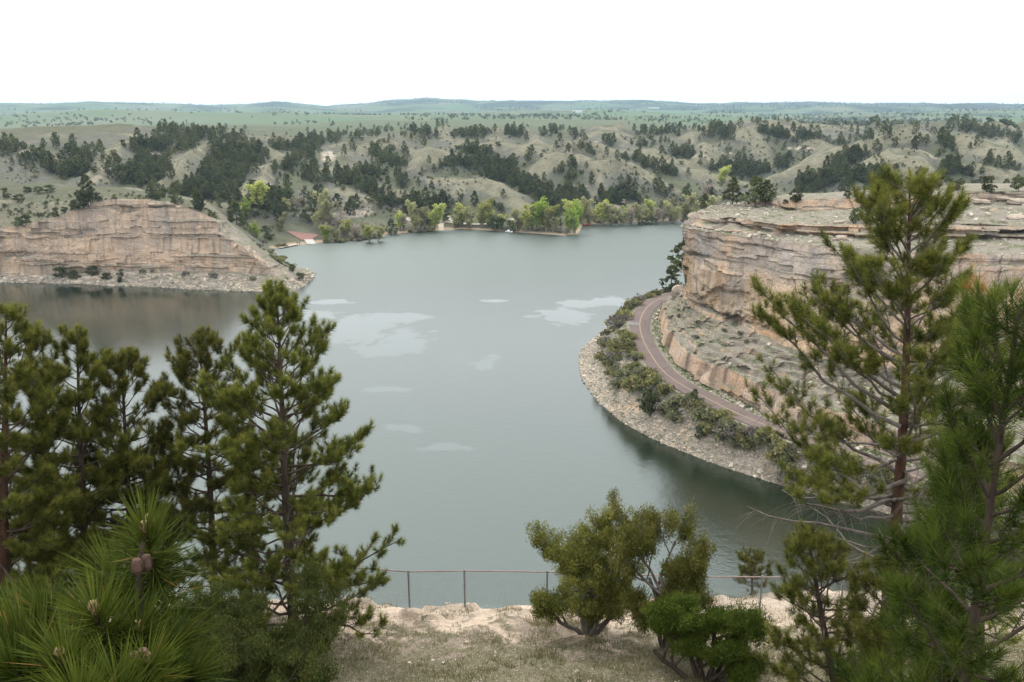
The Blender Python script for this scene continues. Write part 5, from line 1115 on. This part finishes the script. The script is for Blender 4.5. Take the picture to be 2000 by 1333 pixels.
for q, (px, py, h, kd, w) in enumerate(sorted(CL)):
    p = Pz(px, py, 1.2); p[2] = hill_z(p[0], p[1])[0]
    if p[2] < .2: p = p*1.0; p[1] += 5; p[2] = max(.2, hill_z(p[0], p[1])[0])
    zone = 'near the boat ramp' if px < 600 else 'on the shore right of the boat ramp' if px < 760 else 'left of the white camper' if px < 860 else 'between the white camper and the boat' if px < 990 else 'behind the small point' if px < 1085 else 'on the small point' if py > 450 else 'along the inlet right of the point' if px < 1260 else 'on the inlet shore by the right bluff'
    lab0 = LBL[kd]+' '+zone; lab_ = lab0; seen_[lab0] = seen_.get(lab0, 0)+1
    if seen_[lab0] > 1: lab_ += ', '+['', '', 'second', 'third', 'fourth', 'fifth', 'sixth', 'seventh', 'eighth', 'ninth', 'tenth', 'eleventh', 'twelfth'][min(seen_[lab0], 12)]+' from left'
    tree2('cottonwood_tree' if kd != 'bare' else 'bare_tree', CW[kd][int(rng.integers(2))], p-[0, 0, .2], px_h(p, h)*1.05, w*1.45, float(rng.uniform(0, 6)), lab_, 'tree', 'trees along the far shore')
for q, (px, py, h, w) in enumerate([(523, 470, 28, 1.0), (604, 454, 33, .95), (868, 437, 26, .9), (970, 445, 29, 1.3), (997, 448, 23, 1.1), (1268, 433, 24, 1.3), (1256, 434, 18, 1.2), (590, 443, 16, 1.1), (690, 438, 16, 1.1)]):
    p = Pz(px, py, 1.5); p[2] = hill_z(p[0], p[1])[0]
    lab = ['dark juniper left of the red boat ramp lot', 'big dark juniper above the red boat ramp lot', 'dark juniper right behind the white camper', 'wide dark juniper left of the moored boat', 'dark juniper just above the moored boat', 'wide dark juniper on the inlet shore', 'small dark juniper on the inlet shore', 'round juniper on the slope above the ramp', 'juniper at the pale hillside cut'][q]
    tree2('juniper', JUNS[q % 4], p-[0, 0, .2], px_h(p, h), w, q*1.3, lab, 'juniper', 'junipers along the far shore')
for q, (px, py, h, w, lab) in enumerate([(765, 453, 32, 1.3, 'lone dark pine on the shore right of the willows'), (1090, 451, 42, .8, 'slim dark pine on the small point'), (466, 478, 46, 1.3, 'dark pine on the back of the left point'), (478, 470, 34, 1.2, 'second dark pine on the back of the left point')]):
    p = Pz(px, py, 1.5 if q < 2 else 6); p[2] = hill_z(p[0], p[1])[0]; tree2('pine_tree', PINES[q % 6], p-[0, 0, .2], px_h(p, h), w, q*1.7, lab, 'pine tree', 'pines along the far shore')
# brush along the waterline
for q in range(44):
    t = rng.random(); px = rng.choice([rng.uniform(630, 745), rng.uniform(760, 1110), rng.uniform(1140, 1340), rng.uniform(480, 560)], p=[.35, .3, .25, .1]); py = np.interp(px, [480, 545, 600, 630, 700, 760, 840, 900, 990, 1050, 1110, 1135, 1145, 1200, 1280, 1345], [495, 482, 476, 473, 469, 457, 450, 446, 451, 455, 459, 450, 438, 434, 431, 430])-rng.uniform(0, 3)
    if 585 < px < 622: continue
    p = Pz(px, py, .8); p[2] = max(.1, hill_z(p[0], p[1])[0]); 
    put('shrub', SHRUB[rng.choice(['grey_twig', 'skunk_leaf', 'sage_leaf'], p=[.45, .3, .25])][int(rng.integers(3))], p, rng.uniform(1.2, 3.0), 1, rng, 'low grey brown brush at the waterline of the far shore', 'shrub', 'brush on the far shore')
# shrubs down the back of the left point
for q in range(26):
    t = rng.random(); px = 478+t*100+rng.normal(0, 4); py = np.interp(px, [478, 520, 550, 580], [470, 500, 515, 536])+rng.normal(0, 4); a, good = hill_hit([px], [py]); 
    if not good[0] or a[0, 2] < .5: continue
    put('shrub', SHRUB['skunk_leaf' if rng.random() < .5 else 'sage_leaf'][int(rng.integers(3))], a[0], rng.uniform(1.2, 2.6), 1, rng, 'green brown shrub on the back slope of the left point', 'shrub', 'shrubs on the left point')

# ------------------------------------------------------------------ boat ramp, dock, camper, boats, people, farm buildings
def drape(poly, lift, n=14):
    P = np.array(poly, float); out = []
    for v in np.linspace(0, 1, n):
        L0 = P[0]+(P[3]-P[0])*v; L1 = P[1]+(P[2]-P[1])*v
        for u in np.linspace(0, 1, n): out.append(L0+(L1-L0)*u)
    W_ = hill_hit([a for a, b in out], [b for a, b in out])[0]; W_[:, 2] = hill_z(W_[:, 0], W_[:, 1])+lift; return W_, grid_faces(n, n)
V, F_ = drape([(557, 452), (624, 460), (608, 470), (588, 470)], .35); obj('boat_ramp_lot', mesh_np('boat_ramp_lot', V, F_[:, ::-1], [M['red_gravel']]), label='red gravel lot above the boat ramp', kind='structure')
V, F_ = drape([(594, 469.5), (612, 469.5), (617, 478), (600, 479)], .42); V[:, 2] = np.maximum(V[:, 2], .06); obj('boat_ramp', mesh_np('boat_ramp', V, F_[:, ::-1], [M['concrete']]), label='pale concrete boat ramp running into the lake', kind='structure')
def road_piece(P, w, mat, name, label):
    P = np.array(P, float); P = crom(P, np.linspace(0, len(P)-1, 40)); d = np.gradient(P, axis=0)[:, :2]; d /= np.linalg.norm(d, axis=1)[:, None]; nn = np.stack([d[:, 1], -d[:, 0], 0*d[:, 0]], 1)
    V = np.stack([P+nn*w*k for k in (-.5, -.17, .17, .5)], 1).reshape(-1, 3); V[:, 2] = hill_z(V[:, 0], V[:, 1])+.3
    obj(name, mesh_np(name, V, grid_faces(40, 4)[:, ::-1], [M[mat]]), label=label, kind='structure')
road_piece([Pz(868, 418, 6), Pz(895, 422, 6), Pz(925, 424, 6), Pz(960, 424, 6)], 3.5, 'concrete', 'far_road', 'pale strip of road behind the camper on the far shore')
road_piece([Pz(862, 448, .8), Pz(862, 441, 1), Pz(872, 438, 1.2), Pz(890, 439, 1.2)], 3.0, 'trail_dirt', 'camp_track', 'bare dirt track from the camper down to the shore')
# dock
p = Pz(563.5, 480.5, .5); rz = math.radians(62); dock = empty('boat_dock', (p[0], p[1], 0), 'pale wooden dock left of the boat ramp', 'dock', rz=rz)
for k in range(12):
    b = MB(); box(b, (-6+k*1.05, 0, .5+.01*(k % 2)), (.98, 2.4, .10)); obj('plank', b.mesh('plank', [M['dock_wood']]), dock)
for sx in (-5.5, 0, 5.5):
    for sy in (-1.0, 1.0):
        b = MB(); tube(b, [[sx, sy, -1.5], [sx, sy, .44]], .12, 8); obj('pile', b.mesh('pile', [M['dock_wood']]), dock)
for sy in (-.9, .9):
    b = MB(); box(b, (-.2, sy, .39), (12.4, .18, .12)); obj('beam', b.mesh('beam', [M['dock_wood']]), dock)
# camper
p = Pz(856.5, 439, 1.2); p[2] = hill_z(p[0], p[1])[0]+.05; cp = empty('camper_trailer', p, 'small white camper trailer parked under the far shore trees', 'camper', rz=math.radians(-12))
prof_ = [(-2.2, .55), (2.1, .55), (2.35, 1.3), (2.1, 2.6), (1.7, 2.75), (-2.1, 2.75), (-2.35, 2.4)]; b = MB(); V = [(x, -1.1, z) for x, z in prof_]+[(x, 1.1, z) for x, z in prof_]; n = len(prof_)
Fq = [[k, (k+1) % n, n+(k+1) % n, n+k] for k in range(n)]; b.add(V, Fq); b.add(V[:n], [[0, k+1, k] for k in range(1, n-1)]); b.add(V[n:], [[0, k, k+1] for k in range(1, n-1)]); obj('body', b.mesh('body', [M['white_paint']]), cp)
for wx, ww in ((-1.2, .9), (.9, .8)):
    b = MB(); box(b, (wx, -1.115, 1.9), (ww, .03, .55)); obj('window', b.mesh('window', [M['dark_glass']]), cp)
b = MB(); box(b, (0, -1.12, 1.5), (.62, .04, 1.8)); dr_ = obj('door', b.mesh('door', [M['white_paint']]), cp); b = MB(); box(b, (.22, -1.16, 1.4), (.1, .05, .04)); obj('handle', b.mesh('handle', [M['steel_grey']]), dr_)
b = MB(); box(b, (2.27, 0, 1.95), (.06, 1.5, .5)); obj('window', b.mesh('window', [M['dark_glass']]), cp)
for sy in (-1.05, 1.05):
    b = MB(); tube(b, [[-.3, sy-.1, .33], [-.3, sy+.1, .33]], .33, 14); wh_ = obj('wheel', b.mesh('wheel', [M['rubber']]), cp); b = MB(); tube(b, [[-.3, sy-.115, .33], [-.3, sy+.115, .33]], .19, 12); obj('rim', b.mesh('rim', [M['steel_grey']]), wh_)
b = MB(); tube(b, [[2.2, -.6, .5], [3.5, 0, .5], [2.2, .6, .5]], .06, 6); tube(b, [[3.4, 0, .5], [3.4, 0, .0]], .05, 6); obj('hitch', b.mesh('hitch', [M['steel_grey']]), cp)
p2 = p+np.array([5.2, -.6, 0]); p2[2] = hill_z(p2[0], p2[1])[0]; tb = empty('picnic_table', p2, 'small picnic table right of the white camper', 'table')
b = MB(); box(b, (0, 0, .74), (1.8, .75, .05)); obj('table_top', b.mesh('table_top', [M['dock_wood']]), tb)
for sy in (-.65, .65):
    b = MB(); box(b, (0, sy, .45), (1.8, .28, .05)); obj('bench', b.mesh('bench', [M['dock_wood']]), tb)
for sx in (-.65, .65):
    b = MB(); tube(b, [[sx, -.7, 0], [sx, -.25, .72]], .04, 5); tube(b, [[sx, .7, 0], [sx, .25, .72]], .04, 5); box(b, (sx, 0, .41), (.05, 1.35, .06)); obj('leg', b.mesh('leg', [M['dock_wood']]), tb)
# boats
def hull(L, B, Hh):
    b = MB(); n, m_ = 11, 7; V = []
    for i in range(n):
        t = i/(n-1); w = B*.5*(1-max(0, (t-.55)/.45)**2.2)*(1 if i else .92); sheer = Hh*(1+.25*t*t)
        for j in range(m_):
            a = math.pi*j/(m_-1); V.append((L*(t-.5), -w*math.cos(a), sheer-Hh*1.15*math.sin(a)**.7*(1-.3*max(0, t-.7))))
    b.add(V, grid_faces(n, m_)); return b
def boat(p, rz, L, B, Hh, m1, m2, label, cabin=True):
    r = empty('boat', p, label, 'boat', rz=rz); obj('hull', hull(L, B, Hh).mesh('hull', [M[m1]], True), r)
    b = MB(); box(b, (-.05*L, 0, Hh*.75), (L*.8, B*.78, .06), taper=.96); obj('deck', b.mesh('deck', [M[m2]]), r)
    if cabin:
        b = MB(); box(b, (L*.05, 0, Hh+.42), (L*.30, B*.7, .8), taper=.75); obj('cabin', b.mesh('cabin', [M['white_paint']]), r); b = MB(); box(b, (L*.2, 0, Hh+.5), (.05, B*.55, .4)); obj('windscreen', b.mesh('windscreen', [M['dark_glass']]), r)
    b = MB(); box(b, (-L*.53, 0, Hh*.8), (.35, .4, .9), taper=.8); obj('outboard', b.mesh('outboard', [M['rubber']]), r)
boat((float(Pz(994, 455, 0)[0]), float(Pz(994, 455, 0)[1]), .12), math.radians(158), 4.6, 1.9, .7, 'white_paint', 'white_paint', 'white motor boat moored at the far shore')
boat((float(Pz(1146, 440.5, 0)[0]), float(Pz(1146, 440.5, 0)[1]), .12), math.radians(20), 4.4, 1.2, .5, 'red_paint', 'red_paint', 'small red boat at the inlet shore behind the green tree', False)
# two people on the shore by the dock
def person(p, rz, shirt, label, lean):
    me = bpy.data.meshes.new('person'); J = [(0, 0, .92), (0, 0, 1.15), (0, .01, 1.38), (0, .01, 1.48), (0, .03, 1.58), (0, .02, 1.72), (.17, 0, 1.40), (.24, lean*.1, 1.14), (.24, lean*.28, .92), (-.17, 0, 1.40), (-.24, lean*.05, 1.14), (-.22, lean*.15, .90), (.10, 0, .88), (.11, .03, .48), (.12, -.02, .08), (.12, .14, .04), (-.10, 0, .88), (-.12, .05, .48), (-.14, 0, .08), (-.14, .16, .04)]
    Ed = [(0, 1), (1, 2), (2, 3), (3, 4), (4, 5), (2, 6), (6, 7), (7, 8), (2, 9), (9, 10), (10, 11), (0, 12), (12, 13), (13, 14), (14, 15), (0, 16), (16, 17), (17, 18), (18, 19)]
    R = [.15, .14, .16, .06, .10, .085, .075, .05, .04, .075, .05, .04, .10, .07, .045, .04, .10, .07, .045, .04]
    me.from_pydata(J, Ed, []); o = obj('person', me, None, p, label, 'person', 'people at the boat ramp'); o.rotation_euler = (0, 0, rz)
    sk = o.modifiers.new('skin', 'SKIN'); 
    if not me.skin_vertices: me.skin_vertices.new()
    for v, r in zip(me.skin_vertices[0].data, R): v.radius = (r, r*.85)
    me.skin_vertices[0].data[0].use_root = True
    o.modifiers.new('sub', 'SUBSURF').levels = 1
    m = NT('clothes_'+shirt[0]); sp = m.n('SeparateXYZ'); m.l(m.coord('Object'), sp.inputs[0]); c = m.ramp(m.mapr(sp.outputs[2], 0, 1.8), [(0, (.03, .03, .035)), (.5, shirt[1]), (.82, (.42, .27, .2)), (.93, (.05, .035, .025))], 'CONSTANT'); me.materials.append(m.done(m.bsdf(c, .8, .2).outputs[0]))
for px, rz, sh, lb, ln in ((576.8, .4, ('dark', (.035, .035, .04)), 'standing person in dark clothes by the dock', .6), (580.5, -1.9, ('blue', (.08, .11, .18)), 'person in a blue top beside the dark clad one near the dock', 1.0)):
    p = Pz(px, 479.0, .5); p[2] = hill_z(p[0], p[1])[0]
    while p[2] < .12: p[1] += .5; p[2] = hill_z(p[0], p[1])[0]
    person(p, rz, sh, lb, ln)
# pale farm buildings far away
for px, py, L, lab in ((1277, 210.5, 60, 'long white farm building on the far plain, right'), (1128, 218, 32, 'long white farm building on the far plain, left')):
    a, good = hill_hit([px], [py+2], 1500, 9500); 
    if not good[0]: continue
    f = empty('farm_building', a[0], lab, 'building', 'farm buildings far away'); b = MB(); box(b, (0, 0, 2), (L, 12, 6)); obj('wall', b.mesh('wall', [M['barn_white']]), f)
    b = MB(); b.add([(-L/2-1, -7, 4.8), (L/2+1, -7, 4.8), (L/2+1, 7, 4.8), (-L/2-1, 7, 4.8), (-L/2-1, 0, 7), (L/2+1, 0, 7)], [[0, 1, 5, 4], [2, 3, 4, 5]]); b.add([(-L/2-1, -7, 4.8), (-L/2-1, 0, 7), (-L/2-1, 7, 4.8), (L/2+1, -7, 4.8), (L/2+1, 7, 4.8), (L/2+1, 0, 7)], [[0, 1, 2], [3, 4, 5]]); obj('roof', b.mesh('roof', [M['roof_grey']]), f)
# foot trail over the left point
A = []
for px, py in ((506, 489), (509, 500), (515, 512), (522, 522), (532, 528)):
    a, good = hill_hit([px], [py]); q_ = grid_hit(LB, px, py); A.append(a[0] if good[0] and (q_ is None or a[0, 1] < q_[1]+30) else q_)

# ------------------------------------------------------------------ the air between
def haze():
    m = NT('haze_air'); v = m.n('VolumePrincipled'); v.inputs['Color'].default_value = (.56, .78, 1.0, 1); v.inputs['Density'].default_value = HAZE; v.inputs['Anisotropy'].default_value = .1
    m.l(v.outputs[0], m.out.inputs[1]); b = MB(); box(b, (0, 4200, 112.5), (24000, 12600, 255)); obj('haze', b.mesh('haze', [m.m]), label='thin pale blue haze over the whole valley', kind='stuff')
HAZE = 7.5e-5
haze()
print('done', round(time.time()-T0, 1), sum(len(m.polygons) for m in bpy.data.meshes))
